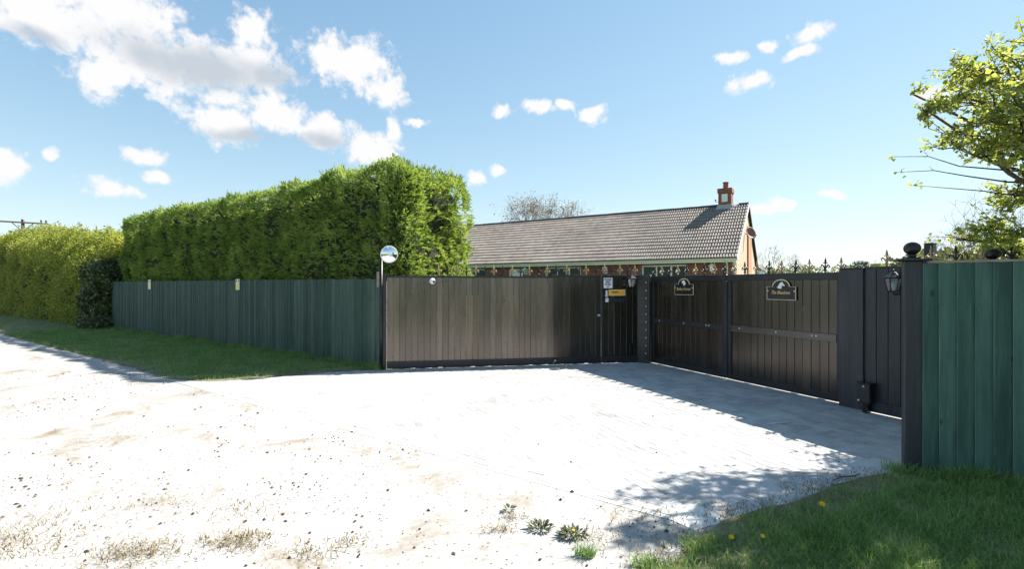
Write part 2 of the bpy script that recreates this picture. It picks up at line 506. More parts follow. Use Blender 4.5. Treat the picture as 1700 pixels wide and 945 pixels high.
M['conifer'] = leafmat('conifer_spray', [(0.08, (0.075, 0.085, 0.025)), (0.3, (0.11, 0.18, 0.036)), (0.62, (0.26, 0.36, 0.085)), (1.0, (0.46, 0.48, 0.17))], transl=0.42, nscale=1.7, namp=0.6, rough=0.6)
M['hedge_core'] = plain('hedge_interior_twigs', (0.022, 0.026, 0.012), 0.95, var=0.5, scale=8, bump=0.8)
M['hedge_leaf'] = leafmat('field_hedge_leaf', [(0.1, (0.09, 0.13, 0.022)), (0.4, (0.21, 0.26, 0.045)), (0.7, (0.34, 0.36, 0.075)), (1.0, (0.46, 0.41, 0.13))], transl=0.45, nscale=0.9, namp=0.5)
M['ivy'] = leafmat('dark_ivy_leaf', [(0.1, (0.022, 0.040, 0.014)), (0.5, (0.085, 0.115, 0.042)), (1.0, (0.19, 0.22, 0.08))], transl=0.25, nscale=2, namp=0.4, rough=0.35, spec=0.6)
M['tree_leaf'] = leafmat('spring_tree_leaf', [(0.1, (0.10, 0.15, 0.035)), (0.45, (0.24, 0.30, 0.07)), (0.75, (0.36, 0.39, 0.10)), (1.0, (0.46, 0.42, 0.13))], transl=0.55, nscale=1.6, namp=0.35)
M['far_leaf'] = leafmat('far_shrub_leaf', [(0.1, (0.06, 0.08, 0.03)), (0.5, (0.14, 0.17, 0.05)), (1.0, (0.25, 0.26, 0.09))], transl=0.35, nscale=0.3, namp=0.5)
M['far_dark_leaf'] = leafmat('far_evergreen_leaf', [(0.1, (0.03, 0.05, 0.035)), (0.5, (0.05, 0.085, 0.055)), (1.0, (0.08, 0.12, 0.07))], transl=0.2, nscale=0.3, namp=0.5)
M['grass'] = leafmat('grass_blade', [(0.1, (0.06, 0.125, 0.032)), (0.42, (0.15, 0.27, 0.07)), (0.72, (0.24, 0.35, 0.11)), (0.9, (0.40, 0.38, 0.20))], transl=0.3, nscale=2.4, namp=0.5)
M['dry'] = leafmat('dry_grass_blade', [(0.1, (0.10, 0.085, 0.035)), (0.5, (0.22, 0.17, 0.075)), (1.0, (0.38, 0.31, 0.17))], transl=0.2, nscale=3, namp=0.4)
M['weed'] = leafmat('weed_leaf', [(0.1, (0.035, 0.06, 0.02)), (0.5, (0.075, 0.10, 0.03)), (1.0, (0.15, 0.15, 0.06))], transl=0.25, nscale=5, namp=0.4)
M['petal'] = plain('yellow_petal', (0.85, 0.55, 0.01), 0.6, var=0.1)

def ground_mat(name, cols, big=0.8, small=18.0, patch=None, bump=0.4, flecks=True):
    m, t = newmat(name)
    g = t.n('NewGeometry')
    pos = (g, 'Position')
    n1 = t.n('TexNoise', {'Vector': pos, 'Scale': big, 'Detail': 6.0, 'Roughness': 0.6})
    n2 = t.n('TexNoise', {'Vector': pos, 'Scale': small, 'Detail': 8.0, 'Roughness': 0.75})
    f = t.math('MULTIPLY_ADD', (n1, 0), 0.55, t.math('MULTIPLY', (n2, 0), 0.45))
    col = t.ramp(f, [(0.34, cols[0]), (0.5, cols[1]), (0.66, cols[2])])
    if patch:
        pn = t.n('TexNoise', {'Vector': pos, 'Scale': 1.3, 'Detail': 9.0, 'Roughness': 0.74, 'Distortion': 0.5})
        pf = t.smooth((pn, 0), 0.505, 0.70)
        col = t.mix(t.math('MULTIPLY', pf, 0.97), col, patch)
    if flecks:
        vo = t.n('TexVoronoi', {'Vector': pos, 'Scale': 34.0, 'Randomness': 1.0})
        sc = t.n('SeparateColor', {0: (vo, 'Color')})
        ff = t.math('MULTIPLY', t.smooth((vo, 'Distance'), 0.34, 0.22), t.smooth((sc, 0), 0.86, 0.90))
        col = t.mix(t.math('MULTIPLY', ff, 0.8), col, (0.09, 0.07, 0.05))
    bp = t.n('Bump', {'Height': (n2, 0), 'Strength': bump, 'Distance': 0.012})
    b = t.n('BsdfPrincipled', {'Roughness': 0.92, 'Specular IOR Level': 0.15, 'Normal': bp})
    t.t.links.new(col.outputs[2] if col.bl_idname == 'ShaderNodeMix' else col.outputs[0], b.inputs['Base Color'])
    finish(t, b)
    return m
M['lane'] = ground_mat('compacted_pale_gravel', [(0.27, 0.260, 0.245), (0.37, 0.360, 0.342), (0.44, 0.43, 0.41)], patch=(0.20, 0.155, 0.10))
M['sand'] = ground_mat('jointing_sand', [(0.58, 0.575, 0.56), (0.64, 0.635, 0.61), (0.68, 0.67, 0.65)], bump=0.3, flecks=False)
M['soil'] = ground_mat('verge_soil', [(0.10, 0.115, 0.05), (0.19, 0.18, 0.10), (0.32, 0.28, 0.20)], big=2.0, bump=0.6)
M['field'] = ground_mat('garden_and_field_grass', [(0.03, 0.06, 0.018), (0.05, 0.09, 0.025), (0.075, 0.11, 0.035)], big=0.3, small=4, flecks=False)
def paver_mat():
    m, t = newmat('grey_block_paver')
    oi = t.n('ObjectInfo')
    g = t.n('NewGeometry')
    n1 = t.n('TexNoise', {'Vector': (g, 'Position'), 'Scale': 1.3, 'Detail': 6.0, 'Roughness': 0.62})
    n2 = t.n('TexNoise', {'Vector': (g, 'Position'), 'Scale': 40.0, 'Detail': 6.0, 'Roughness': 0.7})
    f = t.math('MULTIPLY_ADD', (n1, 0), 0.5, t.math('MULTIPLY', (n2, 0), 0.3))
    f = t.math('ADD', f, t.math('MULTIPLY_ADD', (g, 'Random Per Island'), 0.16, -0.03))
    f = t.math('ADD', f, t.math('MULTIPLY_ADD', (oi, 'Random'), 0.16, -0.03))
    col = t.ramp(f, [(0.30, (0.25, 0.245, 0.235)), (0.5, (0.40, 0.395, 0.385)), (0.70, (0.54, 0.53, 0.51))])
    bp = t.n('Bump', {'Height': (n2, 0), 'Strength': 0.3, 'Distance': 0.004})
    finish(t, t.n('BsdfPrincipled', {'Base Color': col, 'Roughness': 0.85, 'Specular IOR Level': 0.25, 'Normal': bp}))
    return m
M['paver'] = paver_mat()
def stone_mat():
    m, t = newmat('loose_stone')
    g = t.n('NewGeometry')
    col = t.ramp((g, 'Random Per Island'), [(0.0, (0.035, 0.028, 0.022)), (0.5, (0.08, 0.065, 0.05)), (0.8, (0.16, 0.13, 0.10)), (1.0, (0.3, 0.28, 0.25))])
    finish(t, t.n('BsdfPrincipled', {'Base Color': col, 'Roughness': 0.9, 'Specular IOR Level': 0.2}))
    return m
M['stone'] = stone_mat()
M['sliver'] = plain('painted_sun_sliver', (0.62, 0.57, 0.48), 0.7, var=0.1)  # pale colour standing in for sunlight that leaks through the gate gaps

# ------------------------------------------------------------------ the setting
def in_poly(P, poly):
    x, y = P[:, 0], P[:, 1]
    ins = np.zeros(len(P), bool)
    n = len(poly)
    for i in range(n):
        x1, y1 = poly[i][0], poly[i][1]; x2, y2 = poly[(i+1) % n][0], poly[(i+1) % n][1]
        c = ((y1 > y) != (y2 > y)) & (x < (x2-x1)*(y-y1)/((y2-y1) if abs(y2-y1) > 1e-9 else 1e-9)+x1)
        ins ^= c
    return ins
def dist_poly(P, line):
    d = np.full(len(P), 1e9)
    for a, b in zip(line[:-1], line[1:]):
        a = np.array(a[:2]); b = np.array(b[:2])
        ab = b-a
        t = np.clip(((P-a)@ab)/(ab@ab), 0, 1)
        d = np.minimum(d, np.linalg.norm(P-(a+t[:, None]*ab), axis=1))
    return d
_ph = rng.uniform(0, 6.28, (14,)); _dr = rng.normal(0, 1, (14, 3))
def wob(P, freq=1.0):
    """smooth pseudo noise in -1..1"""
    P = np.asarray(P, float)
    if P.shape[1] == 2: P = np.hstack([P, np.zeros((len(P), 1))])
    r = np.zeros(len(P))
    for k in range(14):
        r += np.sin((P@_dr[k])*freq*(1+0.12*k)+_ph[k])
    return r/5.0
def sheet(name, poly, z, mat):
    me = bpy.data.meshes.new(name)
    me.from_pydata([(p[0], p[1], z) for p in poly], [], [tuple(range(len(poly)))])
    me.materials.append(mat)
    me.update()
    if me.polygons[0].normal.z < 0:
        me.flip_normals()
    o = bpy.data.objects.new(name, me)
    return link(o)
tag(sheet('ground', [(-900, -900), (900, -900), (900, 900), (-900, 900)], -0.03, M['field']), 'grassy land around the house and lane', kind='structure')
lane_poly = [LN(-70, 0.9), LN(-70, -6.05), LN(-7.15, -6.05), Vector((-2.41, 9.06, 0)), Vector((2.59, 9.9, 0)), Vector((2.95, 9.85, 0)), Vector((4.6, 6.4, 0)), Vector((5.1, 4.4, 0)), Vector((3.4, 4.02, 0)), LN(12, -5.29), LN(12, 0.9)]
tag(sheet('lane', lane_poly, -0.001, M['lane']), 'pale compacted gravel lane running past the fence', kind='structure')

inner = sheet('inner_drive', [(-2.3, 9.25), (2.65, 10.05), (3.1, 9.9), (4.75, 6.45), (5.3, 5.2), (12, 8), (10, 16), (2, 18), (-2, 12)], -0.004, M['lane'])
tag(inner, 'pale gravel yard just inside the gates', kind='structure')
G1 = Vector((2.857, 9.81, 0)); G2 = Vector((4.435, 6.416, 0))
gd = (G2-G1).normalized()
NF = Vector((-2.41, 9.05, 0)); KF = Vector((2.59, 9.88, 0))
FF = Vector((-14.24, 17.18, 0))
R0 = Vector((3.455, 4.045, 0))
# block paved drive
drive_poly = [(-2.40, 9.03), (2.60, 9.86), (2.87, 9.80), (4.43, 6.40), (4.33, 5.90), (4.95, 4.55), (4.6, 4.1), (3.42, 4.06), (2.83, 3.90), (2.19, 3.57), (1.57, 3.29), (1.18, 3.13)]
e0 = LN(*(0, 0)); 
edge_a = Vector((1.05, 3.20, 0)); a0 = edge_a.dot(U)
edge_pts = [LN(a0, -3.30), LN(-9.1, -3.36)]
drive_poly += [(edge_pts[0].x, edge_pts[0].y), (edge_pts[1].x, edge_pts[1].y), (-4.51, 8.03), (-3.88, 8.39), (-3.19, 8.80)]
drv = sheet('driveway', drive_poly, 0.002, M['sand'])
tag(drv, 'block paved driveway apron in front of the gates', kind='structure')
def paver_mesh(lx, ly, h, c=0.003):
    b = MB()
    x, y = lx/2, ly/2
    vs = [(-x, -y, 0), (x, -y, 0), (x, y, 0), (-x, y, 0), (-x, -y, h-c), (x, -y, h-c), (x, y, h-c), (-x, y, h-c),
          (-x+c, -y+c, h), (x-c, -y+c, h), (x-c, y-c, h), (-x+c, y-c, h)]
    fs = [(0, 1, 5, 4), (1, 2, 6, 5), (2, 3, 7, 6), (3, 0, 4, 7), (4, 5, 9, 8), (5, 6, 10, 9), (6, 7, 11, 10), (7, 4, 8, 11), (8, 9, 10, 11)]
    b.add(vs, fs)
    return b
pv = []
s = 0.1
ang = math.atan2(gd.y, gd.x)
gx = np.array([gd.x, gd.y]); gy = np.array([-gd.y, gd.x])
org = np.array([1.2, 6.2])
# lattice: horizontal block at (n + 4m... ) generated row by row
cells = {}
for r_ in range(-70, 70):
    for c_ in range(-70, 70):
        k = (c_ - r_) % 4
        if k == 0:      # left half of a block lying along x
            pv.append(((c_+1.0)*s, (r_+0.5)*s, 0))
        elif k == 2:    # lower half of a block lying along y -> fill column
            pass
        if (c_ - r_) % 4 == 3:   # top half of a block lying along y
            pv.append(((c_+0.5)*s, (r_+1.0)*s, 1))
Pv = np.array([[org[0]+gx[0]*p[0]+gy[0]*p[1], org[1]+gx[1]*p[0]+gy[1]*p[1], p[2]] for p in pv])
inside = in_poly(Pv[:, :2], drive_poly)
inside &= ((Pv[:, 0]*N.x + Pv[:, 1]*N.y) < -3.36-0.22)
Pv = Pv[inside]
mes_p = [paver_mesh(0.193, 0.093, 0.005).mesh('block_paver', M['paver'])]
# edging course along the lane: two rows of stretchers
ed = []
a = a0
while a > -9.0:
    for q, bb in enumerate((-3.36, -3.462)):
        p = LN(a-0.1-(0.1 if q else 0), bb-0.045)
        ed.append((p.x, p.y, 2))
    a -= 0.2
allp = np.vstack([Pv, np.array(ed)])
dist = np.hypot(allp[:, 0], allp[:, 1])
vis = (np.abs(allp[:, 0]) < allp[:, 1]*1.05) & (allp[:, 1]*0.59 > 1.6)
order = np.argsort(np.where(vis, dist, 99))
ua = math.atan2(U.y, U.x)
stV = []; stF = []
base_b = paver_mesh(0.193, 0.093, 0.005)
bv = np.array(base_b.v); bf = np.array(base_b.f)
cnt = 0
for rank, idx in enumerate(order):
    x, y, k = allp[idx]
    rz = ua if k == 2 else (ang if k == 0 else ang+math.pi/2)
    rz += rng.normal(0, 0.008)
    dz = 0.0005+rng.normal(0, 0.0005)
    if rank < 300:
        o = inst('block_paver', mes_p[0], drv, (x, y, dz), rz)
        o.rotation_euler = (rng.normal(0, 0.004), rng.normal(0, 0.004), rz)
    else:
        c_, s_ = math.cos(rz), math.sin(rz)
        q = np.stack([x+bv[:, 0]*c_-bv[:, 1]*s_, y+bv[:, 0]*s_+bv[:, 1]*c_, bv[:, 2]+dz], 1)
        stV.append(q); stF.append(bf+cnt*len(bv)); cnt += 1
o = bpy.data.objects.new('block_pavers', mesh_np('block_pavers', np.vstack(stV), np.vstack(stF), M['paver']))
link(o, drv); tag(o, kind='stuff')

# verges
left_verge = [LN(-60, -6.2), LN(-60, -3.5), LN(-30, -3.55), LN(-20, -3.45), LN(-13, -3.5), LN(-9.15, -3.42), (-4.95, 7.93), (-4.51, 8.05), (-3.88, 8.41), (-3.19, 8.82), (-2.42, 9.06), LN(-7.2, -6.15)]
left_verge = [(p[0], p[1]) for p in left_verge]
right_verge = [(3.42, 4.10), (3.2, 4.06), (2.83, 3.91), (2.19, 3.58), (1.57, 3.30), (1.0, 2.96), (0.81, 2.71), (0.75, 2.3), (1.1, 1.55), (8.0, -3.2), (8.0, 0.95), (3.55, 4.0)]
def rough_edge(poly, amp=0.05, step=0.12):
    out = []
    n = len(poly)
    for i in range(n):
        a = np.array(poly[i]); b = np.array(poly[(i+1) % n])
        L = np.linalg.norm(b-a); k = max(1, min(90, int(L/step)))
        for j in range(k):
            p = a+(b-a)*j/k
            w = (wob(np.array([[p[0], p[1]]]), 4.0)[0])*amp
            nn = np.array([b[1]-a[1], a[0]-b[0]])/max(L, 1e-6)
            out.append(tuple(p+nn*w))
    return out
tag(sheet('left_verge', rough_edge(left_verge, 0.04, 0.10), 0.009, M['soil']), 'grass verge below the green fence', kind='structure')
tag(sheet('right_verge', rough_edge(right_verge, 0.045, 0.08), 0.009, M['soil']), 'grass verge at the foot of the near fence', kind='structure')

def blades(P, H, w, bend, seg=2):
    """P (n,3) roots, H heights -> curved blades of seg quads+tip"""
    n = len(P)
    an = rng.uniform(0, 2*np.pi, n)
    side = np.stack([np.cos(an), np.sin(an), np.zeros(n)], 1)
    ld = rng.uniform(0, 2*np.pi, n)
    lean = np.stack([np.cos(ld), np.sin(ld), np.zeros(n)], 1)
    be = rng.uniform(0.2, 1.0, n)*bend
    rows = []
    for k in range(seg+1):
        t = k/seg
        c = P + lean*(be*H*t*t)[:, None] + np.array([0, 0, 1.0])*(H*(t-0.35*be*t*t))[:, None]
        ww = w*(1-t)**0.7
        if k < seg:
            rows += [c-side*(ww/2)[:, None], c+side*(ww/2)[:, None]]
        else:
            rows += [c]
    m = len(rows)
    V = np.stack(rows, 1).reshape(-1, 3)
    b = np.arange(n)*m
    T = []
    for k in range(seg-1):
        T.append(np.stack([b+2*k, b+2*k+1, b+2*k+3], 1)); T.append(np.stack([b+2*k, b+2*k+3, b+2*k+2], 1))
    T.append(np.stack([b+2*(seg-1), b+2*(seg-1)+1, b+m-1], 1))
    return V, np.vstack(T)
def scatter(poly, n, box):
    P = np.stack([rng.uniform(box[0], box[1], n), rng.uniform(box[2], box[3], n)], 1)
    return P[in_poly(P, poly)]
def grass_obj(name, P, hmin, hmax, w, bend, seg, mat, label, cat='grass', z=0.014):
    H = rng.uniform(hmin, hmax, len(P))*(1+0.35*wob(P, 3.0))
    H = np.clip(H, hmin*0.5, hmax*1.6)
    V, F = blades(np.hstack([P, np.full((len(P), 1), z)]), H, rng.uniform(0.6, 1.3, len(P))*w, bend, seg)
    o = bpy.data.objects.new(name, mesh_np(name, V, F, mat))
    link(o)
    return tag(o, label, cat, kind='stuff')
# left grass: denser near, thinner far
Pn = scatter(left_verge, 330000, (-16, -2.3, 7.5, 18.5))
keep = rng.uniform(0, 1, len(Pn)) < np.clip(dist_poly(Pn, left_verge[4:11])/0.35, 0.12, 1)*(0.72+0.28*wob(Pn, 2.0))
Pn = Pn[keep][:95000]
Pf = scatter(left_verge, 120000, (-42, -15, 15, 38))[:34000]
grass_obj('verge_grass', np.vstack([Pn, Pf]), 0.025, 0.10, 0.009, 0.9, 1, M['grass'], 'short mown grass between the green fence and the lane')
Pr = scatter(right_verge, 300000, (0.6, 5.2, 0.8, 4.15))
dr_ = dist_poly(Pr, right_verge[0:8])
keep = rng.uniform(0, 1, len(Pr)) < np.clip((dr_-0.01+0.10*wob(Pr, 6.0))/0.34, 0.03, 1)*(0.72+0.35*wob(Pr, 5.0))
Pr = Pr[keep][:80000]
grass_obj('near_grass', Pr, 0.04, 0.10, 0.0065, 1.0, 3, M['grass'], 'longer tufty grass at the foot of the near green fence')
# taller fringe along the fence foot
t_ = rng.uniform(-0.25, 2.0, 2200)
Pfz = np.stack([R0.x+U.x*t_+N.x*rng.uniform(0.02, 0.16, 2200), R0.y+U.y*t_+N.y*rng.uniform(0.02, 0.16, 2200)], 1)
t2 = rng.uniform(0, 14.2, 7000)
Pf2 = np.stack([NF.x-U.x*t2+N.x*rng.uniform(0.03, 0.16, 7000), NF.y-U.y*t2+N.y*rng.uniform(0.03, 0.16, 7000)], 1)
grass_obj('fence_foot_grass', np.vstack([Pfz, Pf2]), 0.08, 0.17, 0.006, 0.7, 3, M['grass'], 'taller unmown grass fringe right against the green boards')

# dry wisps and crumbs on the lane
def wisps():
    cs = [(-1.70, 2.99, .22, 700), (-2.25, 2.86, .26, 700), (-2.95, 2.95, .35, 500), (-1.2, 2.85, .2, 220), (-1.0, 2.98, .12, 120), (0.0, 3.3, .1, 120), (-0.08, 3.12, .12, 160),
          (-1.9, 3.4, .3, 220), (-3.2, 3.2, .4, 300), (-2.6, 3.5, .3, 160), (0.55, 3.05, .25, 220), (0.95, 3.35, .3, 260), (1.6, 3.38, .3, 300), (2.4, 3.78, .3, 300), (0.9, 2.75, .2, 300)]
    out = []
    for x, y, r, n in cs:
        nn = int(n*0.6)
        q = np.stack([rng.normal(x, r*0.55, nn), rng.normal(y, r*0.32, nn)], 1)
        out.append(q)
    t = rng.uniform(0, 4.2, 900)
    f = (KF-NF).normalized()
    out.append(np.stack([NF.x-0.6+f.x*t, NF.y-0.28+f.y*t+rng.normal(0, 0.07, 900)], 1))
    for i in range(1, 7):
        a_ = np.array(right_verge[i]); b_ = np.array(right_verge[i+1]); n = int(520*np.linalg.norm(b_-a_))
        t = rng.uniform(0, 1, (n, 1))
        out.append(a_+(b_-a_)*t+rng.normal(0, 0.10, (n, 2)))
    return np.vstack(out)
Pw = wisps()
Hw = rng.uniform(0.02, 0.055, len(Pw))
V, F = blades(np.hstack([Pw, np.full((len(Pw), 1), 0.004)]), Hw, rng.uniform(0.6, 1.3, len(Pw))*0.006, 1.9, 2)
o = bpy.data.objects.new('dry_grass', mesh_np('dry_grass', V, F, M['dry'])); link(o)
tag(o, 'dry straw coloured grass wisps lying on the pale gravel', 'dry grass', kind='stuff')

def stones():
    n = 4600
    P = np.stack([rng.uniform(-9, 3.2, n*3), rng.uniform(2.6, 9.6, n*3)], 1)
    lanep = [(p.x, p.y) for p in lane_poly]
    P = P[in_poly(P, lanep) & ~in_poly(P, left_verge) & ~in_poly(P, right_verge)]
    dens = np.clip(0.16+0.8*wob(P, 1.7), 0.04, 1)*np.where(in_poly(P, drive_poly), 0.28, 1.0)
    P = P[rng.uniform(0, 1, len(P)) < dens][:n]
    n = len(P)
    r = np.clip(rng.lognormal(-5.0, 0.5, n), 0.003, 0.02)
    base = np.array([[1, 0, 0], [0, 1, 0], [-1, 0, 0], [0, -1, 0], [0, 0, .7], [0, 0, -.4]], float)
    V = base[None]*r[:, None, None]*rng.uniform(0.6, 1.3, (n, 6, 1))
    a = rng.uniform(0, 6.28, n); c, s_ = np.cos(a), np.sin(a)
    V = np.stack([V[..., 0]*c[:, None]-V[..., 1]*s_[:, None]*0.7, V[..., 0]*s_[:, None]+V[..., 1]*c[:, None]*0.7, V[..., 2]], -1)
    V += np.stack([P[:, 0], P[:, 1], np.full(n, 0.003)], 1)[:, None, :]
    Fb = np.array([[0, 1, 4], [1, 2, 4], [2, 3, 4], [3, 0, 4], [1, 0, 5], [2, 1, 5], [3, 2, 5], [0, 3, 5]])
    F = (Fb[None]+(np.arange(n)*6)[:, None, None]).reshape(-1, 3)
    return V.reshape(-1, 3), F
V, F = stones()
o = bpy.data.objects.new('loose_gravel', mesh_np('loose_gravel', V, F, M['stone'])); link(o)
tag(o, 'dark loose stones and crumbs scattered over the pale lane', 'gravel', kind='stuff')

# ------------------------------------------------------------------ finials
def fleur(mat):
    b = MB()
    b.lathe([(0.010, 0.0), (0.010, 0.018), (0.020, 0.026), (0.023, 0.034), (0.018, 0.044), (0.010, 0.052), (0.0095, 0.10), (0.008, 0.12), (0.012, 0.135), (0.016, 0.15), (0.013, 0.172), (0.006, 0.195), (0.001, 0.215)], seg=6)
    b.box(-0.032, 0.032, -0.007, 0.007, 0.125, 0.138, c=0.003)
    for sg in (-1, 1):
        pts = [(sg*0.006, 0, 0.055), (sg*0.018, 0, 0.078), (sg*0.030, 0, 0.100), (sg*0.043, 0, 0.108), (sg*0.054, 0, 0.100), (sg*0.057, 0, 0.084), (sg*0.050, 0, 0.070), (sg*0.042, 0, 0.068)]
        b.tube(pts, [0.008, 0.010, 0.0115, 0.0105, 0.009, 0.008, 0.008, 0.009], 5)
    return b.mesh('finial', mat)
FL = [fleur(M['iron']), fleur(M['gold'])]
def finials(root, x0, x1, n, z, first=0, y=0.0):
    for i in range(n):
        x = x0 if n == 1 else x0+(x1-x0)*i/(n-1)
        o = inst('finial', FL[(i+first) % 2], root, (x, y, z))
        o.rotation_euler = (random.uniform(-.03, .03), random.uniform(-.04, .04), random.uniform(-.12, .12))

# ------------------------------------------------------------------ timber boundary
def along(name, A, B, label, cat, group=None):
    d = (B-A)
    return empty(name, (A.x, A.y, 0), math.atan2(d.y, d.x), label, cat, group), d.length
def feather_mesh(w, h, z0, mat, flip=False):
    """featheredge board: thin left edge tucked under, thick right edge proud"""
    b = MB()
    if flip:
        b.prism([(-0.012, -0.024), (w, -0.008), (w, 0.0), (-0.012, -0.005)], z0, h)
        b.m[-1] = 1
        for zn in (0.34, 1.44, 1.52):
            b.sphere((0.012, -0.0215, zn), 0.004, 6, 3, 2, (1, 0.6, 1))
        b.prism([(-0.0118, -0.0246), (-0.0075, -0.0241), (-0.0075, -0.0225), (-0.0118, -0.0230)], z0, h-0.001, 1)
    else:
        b.prism([(0.0, -0.008), (w+0.012, -0.016), (w+0.012, -0.003), (0.0, 0.0)], z0, h)
        b.m[-3] = 1
    return b.mesh('board', [mat, M['green_edge'], M['ridge']])
def flat_board(w, z0, h, th, mat, gap=0.004, tongue=0.0):
    b = MB()
    c = 0.003
    e = 0.0002; q = -th*0.5
    b.prism([(gap/2+c, -th), (w-gap/2-c, -th), (w-gap/2, -th+c), (w-gap/2, q), (w-e, q), (w-e, 0), (e, 0), (e, q), (gap/2, q), (gap/2, -th+c)], z0, h)
    if tongue > 0:
        b.box(w-gap/2+0.0003, w+gap/2-0.0003, q-0.003, q-0.0006, z0+0.05, h-random.uniform(0.02, 0.5), m=1)
    return b.mesh('board', [mat, M['raw']])

# left green fence
gf, L = along('green_fence', FF, NF, 'long dark green vertical board fence below the tall conifer hedge', 'fence')
nb = 116; w = L/nb
gm = [feather_mesh(w, 1.705+dh, 0.03, M['green_board_far']) for dh in (0, 0.008, -0.006)]
for i in range(nb):
    o = inst('board', gm[i % 3], gf, (i*w, 0, 0))
    o.location.y = random.uniform(-0.004, 0.004)
    o.rotation_euler.y = random.gauss(0, 0.0018)
MB().box(0, L-0.05, 0.012, 0.05, 1.45, 1.53).build('rail', M['weathered'], gf)
MB().box(0, L-0.05, 0.012, 0.05, 0.25, 0.33).build('rail', M['weathered'], gf)
for i in range(8):
    MB().box(-0.05, 0.05, 0.051, 0.15, 0, 1.66, c=0.006).build('post', M['weathered'], gf, (min(L-0.06, 0.06+i*L/7.05), 0, 0))
# right green fence
RE = R0+U*3.7
rf, L2 = along('near_green_fence', R0, RE, 'near green board fence with grey capping on the right, beyond the ball post', 'fence')
wr = 0.1075
rm = [feather_mesh(wr, 1.775, 0.02, M['green_board'], True)]
for i in range(int(L2/wr)):
    o = inst('board', rm[0], rf, (0.002+i*wr, 0, 0))
    o.location.y = random.uniform(-0.002, 0.002)
    o.rotation_euler.y = random.gauss(0, 0.002)
MB().box(0.02, L2, -0.030, 0.035, 1.778, 1.797, c=0.004).build('capping_rail', M['weathered'], rf)
for zz in (0.3, 1.4):
    MB().box(0, L2, 0.012, 0.05, zz, zz+0.08).build('rail', M['weathered'], rf)
for x in (1.7, 3.5):
    MB().box(x-.05, x+.05, 0.051, 0.15, 0, 1.7, c=0.006).build('post', M['weathered'], rf)

# front black fence: fixed panel, pedestrian gate, bell panel
fdir = (KF-NF).normalized()
Lf = (KF-NF).length
T1, T2 = 3.268, 4.259
def black_panel(name, t0, t1, n, ztop, label, cat, mat, wide=False, bottom=0.13):
    A = NF+fdir*t0; B = NF+fdir*t1
    root, L = along(name, A, B, label, cat)
    wv_ = L/n
    ms = [flat_board(wv_, 0.06, ztop-0.035, 0.02, mat, g_, tg) for g_, tg in ((0.003, 0.0), (0.005, 0.003), (0.008, 0.006), (0.003, 0.0), (0.011, 0.009))]
    for i in range(n):
        k = random.choice((0, 1, 1, 2, 0, 3, 4)) if i < n-1 else 0
        o = inst('board', ms[k % len(ms)], root, (i*wv_, random.uniform(-0.003, 0.003), 0))
        o.rotation_euler.y = random.gauss(0, 0.001)
    MB().box(0.0, L, -0.034, 0.03, ztop-0.036, ztop, c=0.004).build('top_rail', M['black_rail'], root)
    MB().box(0.0, L, -0.036, -0.0245, 0.02, 0.02+bottom, c=0.003).build('bottom_rail', M['black_rail'], root)
    for zz in (0.4, 1.35):
        MB().box(0.02, L-0.02, 0.004, 0.045, zz, zz+0.08).build('rail', M['weathered'], root)
    return root, L
bp_, Lb = black_panel('black_fence', 0.06, T1, 28, 1.765, 'plain black board fence panel between the round mirror and the pedestrian gate', 'fence', M['black_board'])
finials(bp_, 0.96, Lb-0.12, 13, 1.765, 1)
MB().box(-0.10, -0.012, -0.035, 0.055, 0.0, 1.80, c=0.006).build('post', M['black_rail'], bp_)
pg, Lp = black_panel('pedestrian_gate', T1+0.003, T2, 9, 1.79, 'narrow black pedestrian gate with a small round steel knob', 'gate', M['gate_board'])
finials(pg, 0.07, Lp-0.1, 5, 1.79, 0)
MB().tube([(Lp-0.055, -0.035, 0.98), (Lp-0.055, -0.055, 0.98), (Lp-0.055, -0.06, 0.98), (Lp-0.055, -0.085, 0.98), (Lp-0.055, -0.095, 0.98)], [0.028, 0.028, 0.012, 0.026, 0.016], 12).build('knob', M['steel'], pg)
MB().sphere((0.03, -0.045, 0.085), 0.020, 8, 6).build('hinge_pin', M['bolt'], pg)
sp_, Ls = black_panel('notice_fence', T2+0.02, Lf-0.01, 6, 1.79, 'narrow black panel carrying the white bell notice and orange sign', 'fence', M['gate_board'])
finials(sp_, 0.06, Ls-0.06, 5, 1.79, 1)
MB().box(0.14, 0.49, -0.027, -0.0205, 1.24, 1.31, c=0.002).build('letter_slot', M['black_rail'], sp_)
MB().box(-0.012, 0.038, -0.03, 0.03, 0.02, 1.75, c=0.004).build('stile', M['black_rail'], sp_)
MB().box(0.0, 0.05, -0.075, -0.035, 0.16, 0.38, c=0.006).build('drop_bolt', M['iron'], sp_, (0.57, 0, 0))

# hinge post between the bell panel and the gates
hp = empty('hinge_post', (2.725, 9.845, 0), math.atan2(gd.y, gd.x)+R(35), 'black gate post with a hinge strip studded with bright bolts', 'gate post')
MB().box(-0.15, 0.11, -0.08, 0.10, 0, 1.80, c=0.01).build('post', M['black_rail'], hp)
MB().box(-0.005, 0.07, -0.092, -0.081, 0.1, 1.74, c=0.002).build('hinge_strip', M['iron'], hp)
bm_ = MB().sphere((0, 0, 0), 0.0125, 8, 5, sc=(1, .6, 1)).mesh('bolt', M['bolt'])
for i in range(10):
    inst('bolt', bm_, hp, (0.035, -0.095, 0.2+i*0.16))

